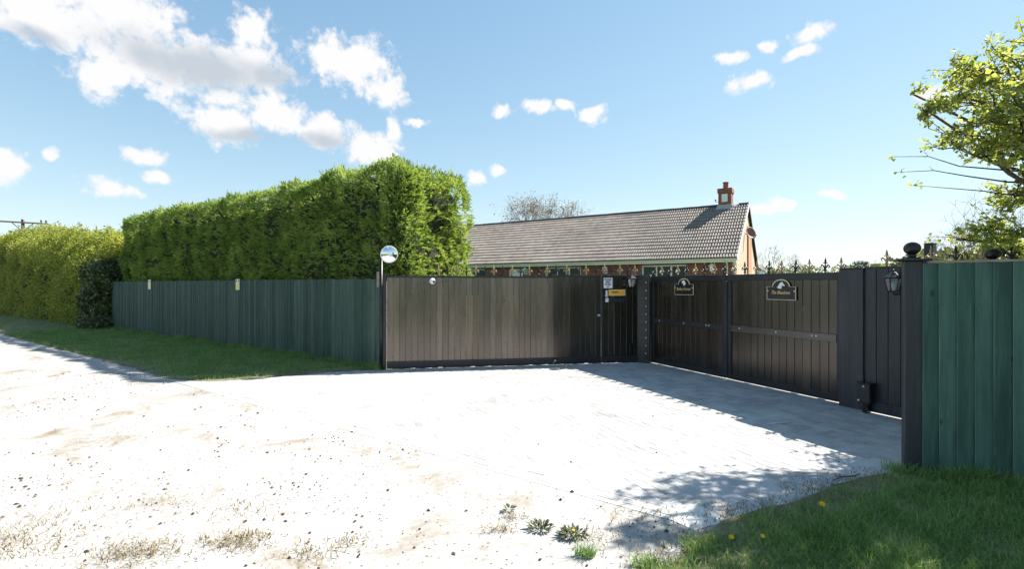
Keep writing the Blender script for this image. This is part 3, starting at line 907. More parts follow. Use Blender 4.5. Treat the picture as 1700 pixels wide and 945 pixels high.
# the driveway gates
gz = math.atan2(gd.y, gd.x)
Lg = (G2-G1).length
def gate_leaf(name, t0, t1, label, flip):
    A = G1+gd*t0
    root = empty(name, (A.x, A.y, 0), gz, label, 'gate')
    L = t1-t0
    n = 14
    wv_ = (L-0.16)/n
    ms = [flat_board(wv_, 0.075, 1.69, 0.018, M['gate_board'], g_, tg) for g_, tg in ((0.004, 0.0), (0.006, 0.004), (0.009, 0.0))]
    for i in range(n):
        k = random.choice((0, 0, 1, 2, 0)) if i < n-1 else 0
        inst('board', ms[k], root, (0.08+i*wv_, random.uniform(-0.003, 0.003), 0))
    MB().box(0.0, L, -0.036, 0.03, 1.665, 1.765, c=0.004).build('top_rail', M['black_rail'], root)
    MB().box(0.0855, L-0.0855, -0.042, -0.0215, 0.82, 0.925, c=0.004).build('middle_rail', M['gate_rail'] if flip else M['black_rail'], root)
    if not flip: MB().box(L-0.03, L+0.03, -0.056, -0.041, 0.06, 1.66, c=0.003).build('meeting_strip', M['black_rail'], root)
    MB().box(0.0855, L-0.0855, -0.026, 0.02, 0.016, 0.115, c=0.003).build('bottom_rail', M['black_rail'], root)
    for x in (0.0, L-0.085):
        MB().box(x, x+0.085, -0.040, 0.03, 0.022, 1.6645, c=0.004).build('stile', M['black_rail'], root)
    for x in (0.25, 0.9, L-0.42, L-0.36):
        inst('bolt', bm_, root, (x, -0.044, 0.88))
    return root, L
lg, Ll = gate_leaf('driveway_gate', 0.0, 1.855, 'far leaf of the black double driveway gates, beside the hinge post', 0)
rg, Lr = gate_leaf('driveway_gate', 1.87, Lg, 'near leaf of the black double driveway gates, carrying the horse head sign', 1)
finials(lg, 0.054, 1.78, 9, 1.765, 0)
finials(rg, 0.11, Lr-0.05, 9, 1.765, 1)

# near gate post, motor, return section
GP = G2+gd*0.16+Vector((-0.907, -0.42, 0))*0.07
gp = empty('gate_post', (GP.x, GP.y, 0), gz, 'broad blue black post at the near end of the gates', 'gate post')
MB().box(-0.158, 0.139, -0.07, 0.11, 0, 1.80, c=0.004).build('post', M['blue_black'], gp)
MB().box(-0.16, 0.14, -0.08, 0.12, 1.801, 1.816, c=0.003).build('cap', M['black_rail'], gp)
S0 = GP+gd*0.14+Vector((-0.907, -0.42, 0))*0.02
S1 = S0+gd*1.45
sc_, Lsn = along('return_fence', S0, S1, 'black board return fence with carriage lantern between gate post and ball post', 'fence')
nb2 = 11; ws = Lsn/nb2
sm = [flat_board(ws, 0.10, 1.80, 0.02, M['blue_black'], g_, 0) for g_ in (0.003, 0.006)]
for i in range(nb2):
    inst('board', sm[i % 2], sc_, (i*ws, random.uniform(-0.003, 0.003), 0))
MB().box(0, Lsn, -0.034, 0.05, 1.801, 1.822, c=0.003).build('capping_rail', M['black_rail'], sc_)
MB().box(0, Lsn, -0.042, -0.024, 0.01, 0.145, c=0.004).build('bottom_rail', M['blue_black'], sc_)
for zz in (0.4, 1.4):
    MB().box(0.0, Lsn, 0.004, 0.045, zz, zz+0.08).build('rail', M['weathered'], sc_)
finials(sc_, 0.24, 1.36, 6, 1.822, 1)
mo = empty('gate_motor', tuple(S0+gd*0.06+Vector((-0.907, -0.42, 0))*0.10), gz, 'small black gate motor box low on the post foot', 'gate motor')
MB().box(-0.07, 0.07, -0.05, 0.055, 0.12, 0.36, c=0.008).build('housing', M['black_rail'], mo)
MB().box(-0.085, 0.085, -0.062, 0.055, 0.361, 0.372, c=0.002).build('lid', M['black_rail'], mo)
MB().box(-0.03, 0.03, -0.02, 0.05, 0.0, 0.119).build('bracket', M['iron'], mo)
inst('bolt', bm_, mo, (-0.06, -0.05, 0.15)); inst('bolt', bm_, mo, (0.0, -0.054, 0.33))

def ball_post(name, loc, rz, label, h, r=0.062, wid=0.15):
    p = empty(name, loc, rz, label, 'fence post')
    MB().box(-wid/2, wid/2, -wid/2, wid/2, 0, h, c=0.006).build('post', M['blue_black'], p)
    MB().box(-wid/2-0.05, wid/2+0.05, -wid/2-0.05, wid/2+0.05, h+0.001, h+0.02, c=0.003).build('cap', M['black_rail'], p)
    b = MB().lathe([(0.055, 0), (0.055, 0.008), (0.035, 0.016), (0.028, 0.028), (0.034, 0.036)], seg=16)
    b.sphere((0, 0, 0.036+r*0.86), r, 18, 12, sc=(1, 1, 0.9))
    b.build('ball_finial', M['iron'], p, (0, 0, h+0.02))
    return p
ball_post('ball_post', (3.43, 4.13, 0), math.atan2(U.y, U.x)+R(4), 'blue black square post with ball finial at the corner of the near green fence', 1.80, wid=0.128)
bp2 = S0+gd*1.30+Vector((0.907, 0.42, 0))*0.02
ball_post('ball_post', (S0.x+gd.x*1.26-0.907*0.12, S0.y+gd.y*1.26-0.42*0.12, 0), gz, 'dark post with ball finial showing above the near green fence', 1.80, r=0.066)
tp = empty('tall_post', (6.05, 6.97, 0), gz, 'tall bare square timber post rising behind the ball post', 'post')
MB().box(-0.055, 0.055, -0.055, 0.055, 0, 2.19, c=0.006).build('post', M['black_rail'], tp)
MB().box(-0.06, 0.06, -0.06, 0.06, 2.1901, 2.20, c=0.002).build('cap', M['iron'], tp)

# ------------------------------------------------------------------ lanterns
def lantern(name, loc, rz, label, group, s=1.0, body=None):
    """hexagonal carriage lantern on a wall bracket; back plate at local y=0, lamp towards -y; loc is the plate centre"""
    body = body or M['iron']
    p = empty(name, loc, rz, label, 'lantern', group)
    cy = -0.13*s; z0 = -0.02*s
    MB().lathe([(0.045*s, 0), (0.045*s, 0.008*s), (0.03*s, 0.014*s)], seg=14).build('wall_plate', body, p).rotation_euler = (R(90), 0, 0)
    MB().tube([(0, -0.012*s, 0), (0, -0.05*s, -0.035*s), (0, -0.10*s, -0.05*s), (0, cy, -0.045*s), (0, cy, z0-0.001)], 0.008*s, 7).build('arm', body, p)
    def hexr(r, z):
        return [(r*math.cos(R(60*i)), cy+r*math.sin(R(60*i)), z) for i in range(6)]
    rb, rt = 0.052*s, 0.082*s
    zb, zt = z0+0.012*s, z0+0.165*s
    fr = MB()
    fr.lathe([(0.02*s, z0), (0.05*s, z0+0.004*s), (0.056*s, z0+0.012*s)], 0, cy, 6, smooth=False)
    B = hexr(rb, zb); T = hexr(rt, zt)
    for i in range(6):
        fr.tube([B[i], T[i]], 0.0055*s, 5)
        fr.tube([T[i], T[(i+1) % 6]], 0.005*s, 5)
    fr.build('frame', body, p)
    for i in range(6):
        j = (i+1) % 6
        q = [Vector(B[i]), Vector(B[j]), Vector(T[j]), Vector(T[i])]
        c = sum(q, Vector())/4
        b = MB(); b.add([c+(v-c)*0.93 for v in q], [(0, 1, 2, 3)])
        b.build('pane', M['glass'], p)
    MB().lathe([(0.105*s, zt+0.003*s), (0.105*s, zt+0.009*s), (0.065*s, zt+0.04*s), (0.058*s, zt+0.042*s), (0.035*s, zt+0.062*s), (0.012*s, zt+0.078*s)], 0, cy, 6, smooth=False).build('roof', body, p)
    MB().lathe([(0.006*s, 0), (0.013*s, 0.010*s), (0.013*s, 0.016*s), (0.004*s, 0.03*s)], 0, cy, 8).build('finial', body, p, (0, 0, zt+0.077*s))
    MB().lathe([(0.014*s, zb), (0.014*s, zb+0.03*s), (0.027*s, zb+0.06*s), (0.027*s, zb+0.09*s), (0.01*s, zb+0.115*s)], 0, cy, 10).build('bulb', M['white'], p)
    return p
def on_line(A, dvec, t, out, z):
    """point on a fence line, 'out' metres towards the drive"""
    nrm = Vector((dvec.y, -dvec.x, 0))
    p = A+dvec*t+nrm*out
    return (p.x, p.y, z)
fz = math.atan2(fdir.y, fdir.x)
lantern('carriage_lantern', on_line(NF, fdir, 4.855, 0.022, 1.56), fz, 'black carriage lantern above the orange sign on the bell panel', 'carriage lanterns', 1.05)
lantern('carriage_lantern', on_line(S0, gd, 0.44, 0.022, 1.53), gz-R(28), 'black carriage lantern on the return fence close to the ball post', 'carriage lanterns', 1.0)

# ------------------------------------------------------------------ signs
def gate_sign(name, loc, rz, label, body, wtxt, head):
    p = empty(name, loc, rz, label, 'sign')
    def outline(W_, H_, r, hb):
        pts = [(-W_/2, -H_/2), (W_/2, -H_/2), (W_/2, hb)]
        a0_ = math.asin(min(1, (0.0)/r))
        pts.append((r, hb))
        for k in range(1, 12):
            a_ = math.pi*k/12
            pts.append((r*math.cos(a_), hb+r*0.78*math.sin(a_)))
        pts += [(-r, hb), (-W_/2, hb)]
        return pts
    W_, H_ = 0.47, 0.31
    hb = 0.045
    MB().plate(outline(W_, H_, 0.142, hb), -0.006, 0.0).build('border', M['sign_cream'], p)
    MB().plate([(x*0.955, z*0.94-0.001) for x, z in outline(W_, H_, 0.135, hb)], -0.009, -0.0062).build('face', M['sign_black'], p)
    me = text_mesh('lettering', body, 0.075, M['sign_gold'], shear=0.45, width=wtxt, bold=0.0012)
    inst('lettering', me, p, (0.0, -0.0115, -0.045))
    b = MB()
    b.plate(head, -0.012, -0.0092)
    b.build('emblem', M['white'], p)
    for x in (-0.212, 0.212):
        MB().sphere((x, -0.011, -0.02), 0.011, 8, 5, sc=(1, .5, 1)).build('screw_cap', M['white'], p)
    return p
horse = [(-0.062, 0.036), (-0.055, 0.028), (-0.028, 0.014), (0.014, 0.014), (0.016, 0.048), (0.030, 0.062), (0.048, 0.052), (0.062, 0.054), (0.064, 0.068), (0.046, 0.084), (0.030, 0.104), (0.026, 0.125), (0.018, 0.112), (0.002, 0.108), (-0.018, 0.094), (-0.032, 0.070), (-0.044, 0.048)]
dog = [(-0.030, 0.108), (-0.046, 0.090), (-0.044, 0.066), (-0.028, 0.060), (-0.012, 0.066), (-0.010, 0.038), (-0.004, 0.022), (0.022, 0.020), (0.030, 0.036), (0.046, 0.044), (0.056, 0.058), (0.046, 0.068), (0.032, 0.080), (0.030, 0.102), (0.018, 0.116), (-0.010, 0.118)]
gate_sign('house_sign', on_line(G1, gd, 2.856, 0.042, 1.523), gz, 'black shaped house sign reading The Meadows with white horse head', 'The Meadows', 0.30, horse)
gate_sign('house_sign', on_line(G1, gd, 0.909, 0.042, 1.56), gz, 'black shaped name sign with white dog emblem on the far gate leaf', 'Barley Corner', 0.36, dog)
bs = empty('bell_notice', on_line(NF, fdir, 4.405, 0.024, 1.63), fz, 'white notice reading PLEASE RING THE BELL above a down arrow', 'sign')
MB().box(-0.095, 0.095, -0.004, 0.0, -0.105, 0.105, c=0.001).build('board', M['white'], bs)
for k, s_ in enumerate(('PLEASE', 'RING', 'THE BELL')):
    inst('lettering', text_mesh('lettering', s_, 0.052, M['ink'], width=(0.145, 0.095, 0.145)[k], bold=0.002), bs, (0, -0.0065, 0.068-k*0.048))
MB().plate([(-0.045, -0.062), (0.0, -0.092), (0.045, -0.062), (0.02, -0.066), (-0.02, -0.066)], -0.0065, -0.0045).build('arrow', M['ink'], bs)
os_ = empty('orange_sign', on_line(NF, fdir, 4.60, 0.024, 1.435), fz, 'orange rectangular sign with pale edge below the bell notice', 'sign')
MB().box(-0.178, 0.178, -0.004, 0.0, -0.062, 0.062, c=0.001).build('border', M['sign_cream'], os_)
MB().box(-0.165, 0.165, -0.007, -0.0042, -0.05, 0.05, c=0.001).build('face', M['orange'], os_)
inst('lettering', text_mesh('lettering', 'WARNING', 0.05, M['ink'], width=0.14, bold=0.001), os_, (-0.05, -0.0095, 0.008))
bl = empty('bell_push', on_line(NF, fdir, 4.375, 0.024, 1.42), fz, 'white bell push with a blue button left of the orange sign', 'doorbell')
MB().box(-0.017, 0.017, -0.016, 0.0, -0.03, 0.062, c=0.004).build('housing', M['white'], bl)
bb = MB().lathe([(0.028, 0), (0.028, 0.012), (0.022, 0.016)], seg=14).build('base', M['white'], bl, (0.003, 0, -0.045)); bb.rotation_euler = (R(90), 0, 0)
bb = MB().lathe([(0.012, 0.0165), (0.012, 0.021), (0.008, 0.023)], seg=12).build('button', M['blue'], bl, (0.003, 0, -0.045)); bb.rotation_euler = (R(90), 0, 0)
nl = empty('small_label', on_line(NF, fdir, 4.385, 0.024, 1.285), fz, 'small pale card label under the bell push', 'label')
MB().box(-0.032, 0.032, -0.003, 0.0, -0.042, 0.042, c=0.001).build('card', M['white'], nl)
MB().box(-0.022, 0.012, -0.0045, -0.0032, 0.015, 0.028).build('print', M['blue'], nl)
def yellow_notice(t, w_, h_, label):
    p = empty('yellow_notice', on_line(FF, (NF-FF).normalized(), t, 0.028, 1.60), ua, label, 'sign', 'yellow notices on the green fence')
    MB().box(-w_/2, w_/2, -0.004, 0.0, -h_/2, h_/2, c=0.001).build('plate', M['cream_white'], p)
    MB().box(-w_/2+0.015, w_/2-0.015, -0.0065, -0.0042, -h_/2+0.015, h_*0.18, c=0.0005).build('face', M['yellow'], p)
    for sx in (-1, 1):
        MB().plate([(sx*w_*0.28-0.025, h_*0.24), (sx*w_*0.28+0.025, h_*0.24), (sx*w_*0.28+0.02, h_*0.42), (sx*w_*0.28-0.012, h_*0.46)], -0.006, -0.0042).build('symbol', M['ink'], p)
    return p
def t_on_left(xr):   # parameter on the left fence seen along ratio X/Y = xr
    d = (NF-FF).normalized()
    return (FF.x-xr*FF.y)/(xr*d.y-d.x)
yellow_notice(t_on_left((250-850)/800), 0.22, 0.30, 'small yellow and white notice on the green fence, the far one')
yellow_notice(t_on_left((396.5-850)/800), 0.19, 0.27, 'small yellow notice with dark symbols on the green fence, the nearer one')

# ------------------------------------------------------------------ mirror and camera on the front fence
mp = empty('traffic_mirror', (NF.x-0.035, NF.y-0.03, 0), R(8), 'round convex traffic mirror on a black pole above the fence corner', 'mirror')
MB().tube([(0, -0.03, 0.0), (0, -0.03, 1.0), (0, -0.03, 2.26)], 0.028, 10).build('pole', M['iron'], mp)
MB().box(-0.05, 0.0, -0.055, -0.005, 1.55, 1.84, c=0.005).build('clamp', M['weathered'], mp, (-0.03, 0, 0))
MB().tube([(0, -0.03, 2.16), (0.06, -0.08, 2.16), (0.14, -0.10, 2.157)], 0.012, 6).build('bracket', M['iron'], mp)
b = MB(); seg = 28; rings = 6; rr = 0.148
vs = [(0, 0, 0.045)]; fs = []
for k in range(1, rings+1):
    r_ = rr*k/rings
    for i in range(seg):
        vs.append((r_*math.cos(2*math.pi*i/seg), r_*math.sin(2*math.pi*i/seg), 0.045*(1-(k/rings)**2)))
for i in range(seg):
    fs.append((0, 1+i, 1+(i+1) % seg))
for k in range(rings-1):
    for i in range(seg):
        j = (i+1) % seg
        fs.append((1+k*seg+i, 1+(k+1)*seg+i, 1+(k+1)*seg+j, 1+k*seg+j))
b.add(vs, fs, 0, True)
md = b.build('mirror_face', M['mirror'], mp, (0.155, -0.125, 2.157)); md.rotation_euler = (R(94), 0, R(12))
b = MB()
for i in range(seg+1): pass
b.lathe([(0.12, -0.03), (0.152, -0.012), (0.160, 0.0), (0.155, 0.012), (0.149, 0.004)], seg=28)
mr = b.build('rim', M['cream_white'], mp, (0.155, -0.122, 2.157)); mr.rotation_euler = (R(94), 0, R(12))
cc = empty('security_camera', on_line(NF, fdir, 0.905, 0.024, 1.665), fz, 'small round white security camera near the top of the black fence', 'camera')
q = MB().lathe([(0.058, 0), (0.058, 0.02), (0.05, 0.026)], seg=18).build('base', M['white'], cc); q.rotation_euler = (R(90), 0, 0)
MB().sphere((0, -0.045, 0), 0.05, 16, 10).build('eyeball', M['white'], cc)
q = MB().lathe([(0.024, 0), (0.024, 0.014), (0.018, 0.018)], seg=12).build('lens', M['ink'], cc, (0.022, -0.078, -0.008)); q.rotation_euler = (R(96), 0, R(30))

# ------------------------------------------------------------------ house
K = 1.4
E1 = Vector((6.7*K, 14.4*K, 0)); ZE = 1.6+0.8*K; DH = 3.2*K; RISE = 2.06*K; LH = 19.5
UH = Vector((0.848, -0.53, 0)).normalized(); NH = Vector((-0.53, -0.848, 0)).normalized(); uh = math.atan2(UH.y, UH.x)
HO = E1-UH*LH
hs = empty('brick_bungalow', (HO.x, HO.y, 0), uh, 'red brick bungalow with brown tiled roof and chimney behind the gates', 'house')
# local: x to the right along the front eave (0..LH), y back, gutter line at y=0
wy = 0.45; wx1 = LH-0.07; ydep = 2*DH
def hx(t): return LH-t*K
wins = [(hx(2.95), hx(1.50), 0.95, 2.50, 3), (hx(6.63), hx(5.16), 0.95, 2.50, 3), (hx(10.8), hx(9.42), 0.95, 2.50, 2)]
doors = [(hx(8.25), hx(7.6), 0.0, 2.46)]
ops = sorted([(w_[0], w_[1], w_[2], w_[3]) for w_ in wins]+[(d_[0], d_[1], d_[2], d_[3]) for d_ in doors])
b = MB(); x = 0.0
for (xa, xb, za, zb_) in ops:
    b.box(x, xa, wy, wy+0.25, 0, ZE-0.02)
    if za > 0: b.box(xa, xb, wy, wy+0.25, 0, za)
    b.box(xa, xb, wy, wy+0.25, zb_, ZE-0.02)
    x = xb
b.box(x, wx1, wy, wy+0.25, 0, ZE-0.02)
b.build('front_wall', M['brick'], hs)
MB().box(0, wx1, ydep-wy-0.25, ydep-wy, 0, ZE-0.02).build('rear_wall', M['brick'], hs)
slope = RISE/DH
def gable(x0, x1):
    b = MB()
    prof = [(wy+0.251, 0), (ydep-wy-0.251, 0), (ydep-wy-0.251, ZE-0.06+wy*slope), (DH, ZE-0.08+RISE), (wy+0.251, ZE-0.06+wy*slope)]
    n_ = len(prof)
    vs = [(x0, p[0], p[1]) for p in prof]+[(x1, p[0], p[1]) for p in prof]
    b.add(vs, [tuple(range(n_-1, -1, -1)), tuple(range(n_, 2*n_))]+[(i, (i+1) % n_, n_+(i+1) % n_, n_+i) for i in range(n_)])
    return b
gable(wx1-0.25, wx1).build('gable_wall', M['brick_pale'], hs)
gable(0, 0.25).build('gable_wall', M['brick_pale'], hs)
for (xa, xb, za, zb_, npn) in wins:
    wn = MB()
    wn.box(xa, xb, wy+0.06, wy+0.12, zb_-0.07, zb_); wn.box(xa, xb, wy+0.06, wy+0.12, za, za+0.07)
    wp = (xb-xa)/npn
    for i in range(npn+1):
        xc = min(max(xa+i*wp, xa+0.035), xb-0.035)
        wn.box(xc-0.035, xc+0.035, wy+0.058, wy+0.122, za+0.0705, zb_-0.0705)
    wo_ = wn.build('window', M['cream_white'], hs)
    for i in range(npn):
        MB().box(xa+i*wp+0.034, xa+(i+1)*wp-0.034, wy+0.085, wy+0.095, za+0.069, zb_-0.069).build('pane', M['pane'], wo_)
    MB().box(xa-0.05, xb+0.05, wy-0.06, wy+0.059, za-0.05, za-0.001, c=0.004).build('sill', M['cream_white'], wo_)
for (xa, xb, za, zb_) in doors:
    dn = MB(); dn.box(xa+0.04, xb-0.04, wy+0.07, wy+0.12, 0.05, zb_-0.06); dn.box(xa, xa+0.039, wy+0.05, wy+0.13, 0, zb_); dn.box(xb-0.039, xb, wy+0.05, wy+0.13, 0, zb_); dn.box(xa+0.0395, xb-0.0395, wy+0.05, wy+0.13, zb_-0.059, zb_)
    do = dn.build('door', M['white'], hs)
    MB().tube([(xb-0.12, wy+0.06, 1.02), (xb-0.12, wy+0.02, 1.02), (xb-0.22, wy+0.02, 1.02)], 0.012, 6).build('handle', M['steel'], do)
MB().box(-0.1, LH-0.02, 0.10, 0.13, ZE-0.16, ZE+0.02).build('fascia', M['green_upvc'], hs)
MB().box(-0.1, LH-0.02, 0.131, wy-0.001, ZE-0.16, ZE-0.14).build('soffit', M['green_upvc'], hs)
gt = MB()
for kx in range(1):
    pr = []
    for i in range(9):
        a_ = math.pi+math.pi*i/8
        pr.append((0.035+0.06*math.cos(a_), ZE-0.02+0.06*math.sin(a_)))
    vs = [(-0.1, p[0], p[1]) for p in pr]+[(LH+0.0, p[0], p[1]) for p in pr]
    gt.add(vs, [(i, i+1, 9+i+1, 9+i) for i in range(8)], 0, True)
    gt.add([(LH, p[0], p[1]) for p in pr], [tuple(range(9))]); gt.add([(-0.1, p[0], p[1]) for p in pr], [tuple(range(9))])
gt.build('gutter', M['green_upvc'], hs)
xdp = LH-0.40
MB().tube([(xdp, 0.035, ZE-0.08), (xdp, 0.06, ZE-0.14), (xdp, wy-0.06, ZE-0.30), (xdp, wy-0.06, 0.1)], 0.036, 8).build('downpipe', M['cream_white'], hs)
MB().box(wx1-0.12, wx1+0.002, wy-0.012, wy-0.001, 0, ZE-0.17).build('corner_board', M['cream_white'], hs)
# chimney breast on the gable
b = MB(); yb0, yb1 = DH+0.1, DH+1.5
b.box(wx1+0.001, wx1+0.07, yb0, yb1, 0, ZE+RISE*(1-(1.5)/DH)-0.12)
b.build('chimney_breast', M['brick_orange'], hs)
# roof
th = math.atan2(RISE, DH); SL = math.hypot(RISE, DH)
rfo = MB()
for sg in (0, 1):
    y0 = 0.02 if sg == 0 else ydep-0.02
    P0 = [(-0.15, y0, ZE), (LH+0.02, y0, ZE), (LH+0.02, DH, ZE+RISE-0.005), (-0.15, DH, ZE+RISE-0.005)]
    Q0 = [(p[0], p[1], p[2]-0.06) for p in P0]
    rfo.add(P0+Q0, [(0, 1, 2, 3) if sg == 0 else (3, 2, 1, 0), (7, 6, 5, 4) if sg == 0 else (4, 5, 6, 7), (0, 4, 5, 1), (1, 5, 6, 2), (3, 7, 4, 0)])
roof = rfo.build('roof', M['ridge'], hs)
MB().add([(LH+0.0205, 0.0, ZE-0.14), (LH+0.0205, 0.0, ZE+0.03), (LH+0.0205, DH, ZE+RISE+0.03), (LH+0.0205, DH, ZE+RISE-0.14), (LH+0.05, 0.0, ZE-0.14), (LH+0.05, 0.0, ZE+0.03), (LH+0.05, DH, ZE+RISE+0.03), (LH+0.05, DH, ZE+RISE-0.14)],
    [(0, 1, 2, 3), (7, 6, 5, 4), (0, 4, 5, 1), (1, 5, 6, 2), (2, 6, 7, 3), (3, 7, 4, 0)]).build('bargeboard', M['cream_white'], hs)
MB().add([(LH+0.0205, ydep, ZE-0.14), (LH+0.0205, ydep, ZE+0.03), (LH+0.0205, DH+0.001, ZE+RISE+0.03), (LH+0.0205, DH+0.001, ZE+RISE-0.14), (LH+0.05, ydep, ZE-0.14), (LH+0.05, ydep, ZE+0.03), (LH+0.05, DH+0.001, ZE+RISE+0.03), (LH+0.05, DH+0.001, ZE+RISE-0.14)],
    [(3, 2, 1, 0), (4, 5, 6, 7), (1, 5, 4, 0), (2, 6, 5, 1), (3, 7, 6, 2), (0, 4, 7, 3)]).build('bargeboard', M['ridge'], hs)
# tiles: double roll profile
ncr = 16; gauge = SL/ncr; tw = 0.232; ncol = int((LH+0.17)/tw)
def tile_mb():
    b = MB()
    xs = [0, 0.012, 0.03, 0.055, 0.08, 0.098, 0.116, 0.128, 0.146, 0.171, 0.196, 0.214, 0.232]
    hsx = [0.0, 0.0, 0.024, 0.040, 0.024, 0.0, 0.0, 0.0, 0.024, 0.040, 0.024, 0.0, 0.0]
    th_ = 0.034
    n_ = len(xs)
    vs = [(x_, 0, h_+th_+0.020) for x_, h_ in zip(xs, hsx)]+[(x_, gauge+0.04, h_*0.9+0.010) for x_, h_ in zip(xs, hsx)]+[(x_, 0.0, -0.004) for x_ in xs]
    fs = [(i, i+1, n_+i+1, n_+i) for i in range(n_-1)]+[(2*n_+i, 2*n_+i+1, i+1, i) for i in range(n_-1)]
    b.add(vs, fs)
    return b
tb = tile_mb(); tme = tb.mesh('tile', M['tile'])
tv = np.array(tb.v); tf = np.array(tb.f)
ct, st_ = math.cos(th), math.sin(th)
lst = []
cam_l = Vector((-HO.x, -HO.y, 0))
for r_ in range(ncr):
    for c_ in range(ncol):
        x_ = LH+0.02-(c_+1)*tw
        dist_ = c_ + 0.0*r_
        lst.append((c_*ncr+r_, x_, r_))
lst.sort()
stV = []; stF = []; cnt = 0
for rank, x_, r_ in lst:
    yy = 0.0+r_*gauge*ct; zz = ZE+0.002+r_*gauge*st_
    jx = random.gauss(0, 0.003); tl = random.gauss(0, 0.010)
    if rank < 300:
        o = inst('tile', tme, roof, (x_+jx, yy, zz)); o.rotation_euler = (th+tl, 0, random.gauss(0, 0.004))
    else:
        ca, sa = math.cos(th+tl), math.sin(th+tl)
        q = np.stack([tv[:, 0]+x_+jx, yy+tv[:, 1]*ca-tv[:, 2]*sa, zz+tv[:, 1]*sa+tv[:, 2]*ca], 1)
        stV.append(q); stF.append(tf+cnt*len(tv)); cnt += 1
o = bpy.data.objects.new('tiles', mesh_np('tiles', np.vstack(stV), np.vstack(stF), M['tile'])); link(o, roof); tag(o, kind='stuff')
rt = MB()
pr = [(0.15*math.cos(math.pi*i/6), 0.12*math.sin(math.pi*i/6)) for i in range(7)]
vs = [(0, p[0], p[1]) for p in pr]+[(0.44, p[0], p[1]) for p in pr]
rt.add(vs, [(i+1, i, 7+i, 7+i+1) for i in range(6)], 0, True); rt.add([(0.44, p[0], p[1]) for p in pr], [tuple(range(7))]); rt.add([(0, p[0], p[1]) for p in pr], [tuple(range(6, -1, -1))])
rme = rt.mesh('ridge_tile', M['ridge'])
xr = LH+0.02-0.45; 
while xr > -0.2:
    if not (LH-1.36 < xr+0.2 < LH-0.4):
        inst('ridge_tile', rme, roof, (xr, DH, ZE+RISE-0.02+random.uniform(-.006, .006)))
    xr -= 0.45
# chimney
CX0, CX1 = LH-1.34, LH-0.74
ch = MB().box(CX0, CX1, DH-0.36, DH+0.36, ZE+RISE-0.45, ZE+RISE+0.62)
ch.box(CX0-0.04, CX1+0.04, DH-0.40, DH+0.40, ZE+RISE+0.621, ZE+RISE+0.84)
cho = ch.build('chimney', M['brick'], hs)
MB().lathe([(0.15, 0), (0.13, 0.04), (0.12, 0.30), (0.145, 0.31), (0.145, 0.36), (0.11, 0.37)], seg=14).build('chimney_pot', M['terracotta'], cho, ((CX0+CX1)/2+0.0, DH, ZE+RISE+0.84))
MB().box((CX0+CX1)/2-0.14, (CX0+CX1)/2+0.14, DH-0.39, DH-0.361, ZE+RISE+0.15, ZE+RISE+0.55, c=0.006).build('vent_plate', M['cream_white'], cho)
fl = MB()
fl.add([(CX0-0.10, DH-0.50, ZE+RISE-0.50*slope+0.09), (CX1+0.10, DH-0.50, ZE+RISE-0.50*slope+0.09), (CX1+0.10, DH-0.361, ZE+RISE-0.361*slope+0.09), (CX0-0.10, DH-0.361, ZE+RISE-0.361*slope+0.09),
        (CX0-0.02, DH-0.372, ZE+RISE+0.02), (CX1+0.02, DH-0.372, ZE+RISE+0.02)], [(0, 1, 2, 3), (3, 2, 5, 4)])
fl.box(CX0-0.025, CX0-0.001, DH-0.37, DH+0.37, ZE+RISE-0.2, ZE+RISE+0.05); fl.box(CX1+0.001, CX1+0.025, DH-0.37, DH+0.37, ZE+RISE-0.2, ZE+RISE+0.05)
fl.build('flashing', M['lead'], cho)
MB().tube([(CX0-0.001, DH-0.1, ZE+RISE+0.22), (CX0-0.16, DH-0.1, ZE+RISE+0.22), (CX0-0.17, DH-0.1, ZE+RISE+0.34)], [0.012, 0.012, 0.045], 8).build('floodlight', M['iron'], cho)
# dish on the chimney breast
dsh = empty('satellite_dish', (0, 0, 0), 0, 'brown satellite dish on the sunlit gable of the bungalow', 'satellite dish')
wp_ = HO+UH*(wx1+0.01)-NH*(DH-0.75)
dsh.location = (wp_.x, wp_.y, 4.05); dsh.rotation_euler = (0, 0, uh)
b = MB()
vs = []; fs = []
for k in range(5):
    for i in range(20):
        r_ = 0.29*k/4
        vs.append((0.02*0+0.10*(k/4)**2, r_*math.cos(2*math.pi*i/20), r_*1.08*math.sin(2*math.pi*i/20)))
for k in range(4):
    for i in range(20):
        j = (i+1) % 20
        fs.append((k*20+i, k*20+j, (k+1)*20+j, (k+1)*20+i))
nv = len(vs)
vs2 = vs+[(v[0]-0.012, v[1], v[2]) for v in vs]
fs2 = fs+[tuple(i+nv for i in reversed(f)) for f in fs]+[(80+i, 80+(i+1) % 20, nv+80+(i+1) % 20, nv+80+i) for i in range(20)]
b.add(vs2, fs2, 0, True)
q = b.build('reflector', M['dish'], dsh, (0.20, -0.1, 0.0)); q.rotation_euler = (0, R(-18), R(-38))
MB().tube([(0.0, -0.05, 0.0), (0.12, -0.09, -0.04), (0.21, -0.1, 0.0)], 0.02, 6).build('bracket', M['iron'], dsh)
MB().tube([(0.24, -0.12, -0.26), (0.45, -0.32, -0.18), (0.52, -0.38, -0.1)], [0.010, 0.010, 0.03], 6).build('arm', M['iron'], dsh)
for t_, lab in ((4.20, 'small white wall lantern between the bungalow windows, above the bell notice'), (0.72, 'small white wall lantern beside the bungalow downpipe'), (7.42, 'small pale wall lantern right of the white bungalow door')):
    p = HO+UH*(hx(t_))-NH*(wy-0.004)
    lantern('wall_lantern', (p.x, p.y, 2.18), uh, lab, 'lanterns on the bungalow wall', 1.5, M['cream_white'])

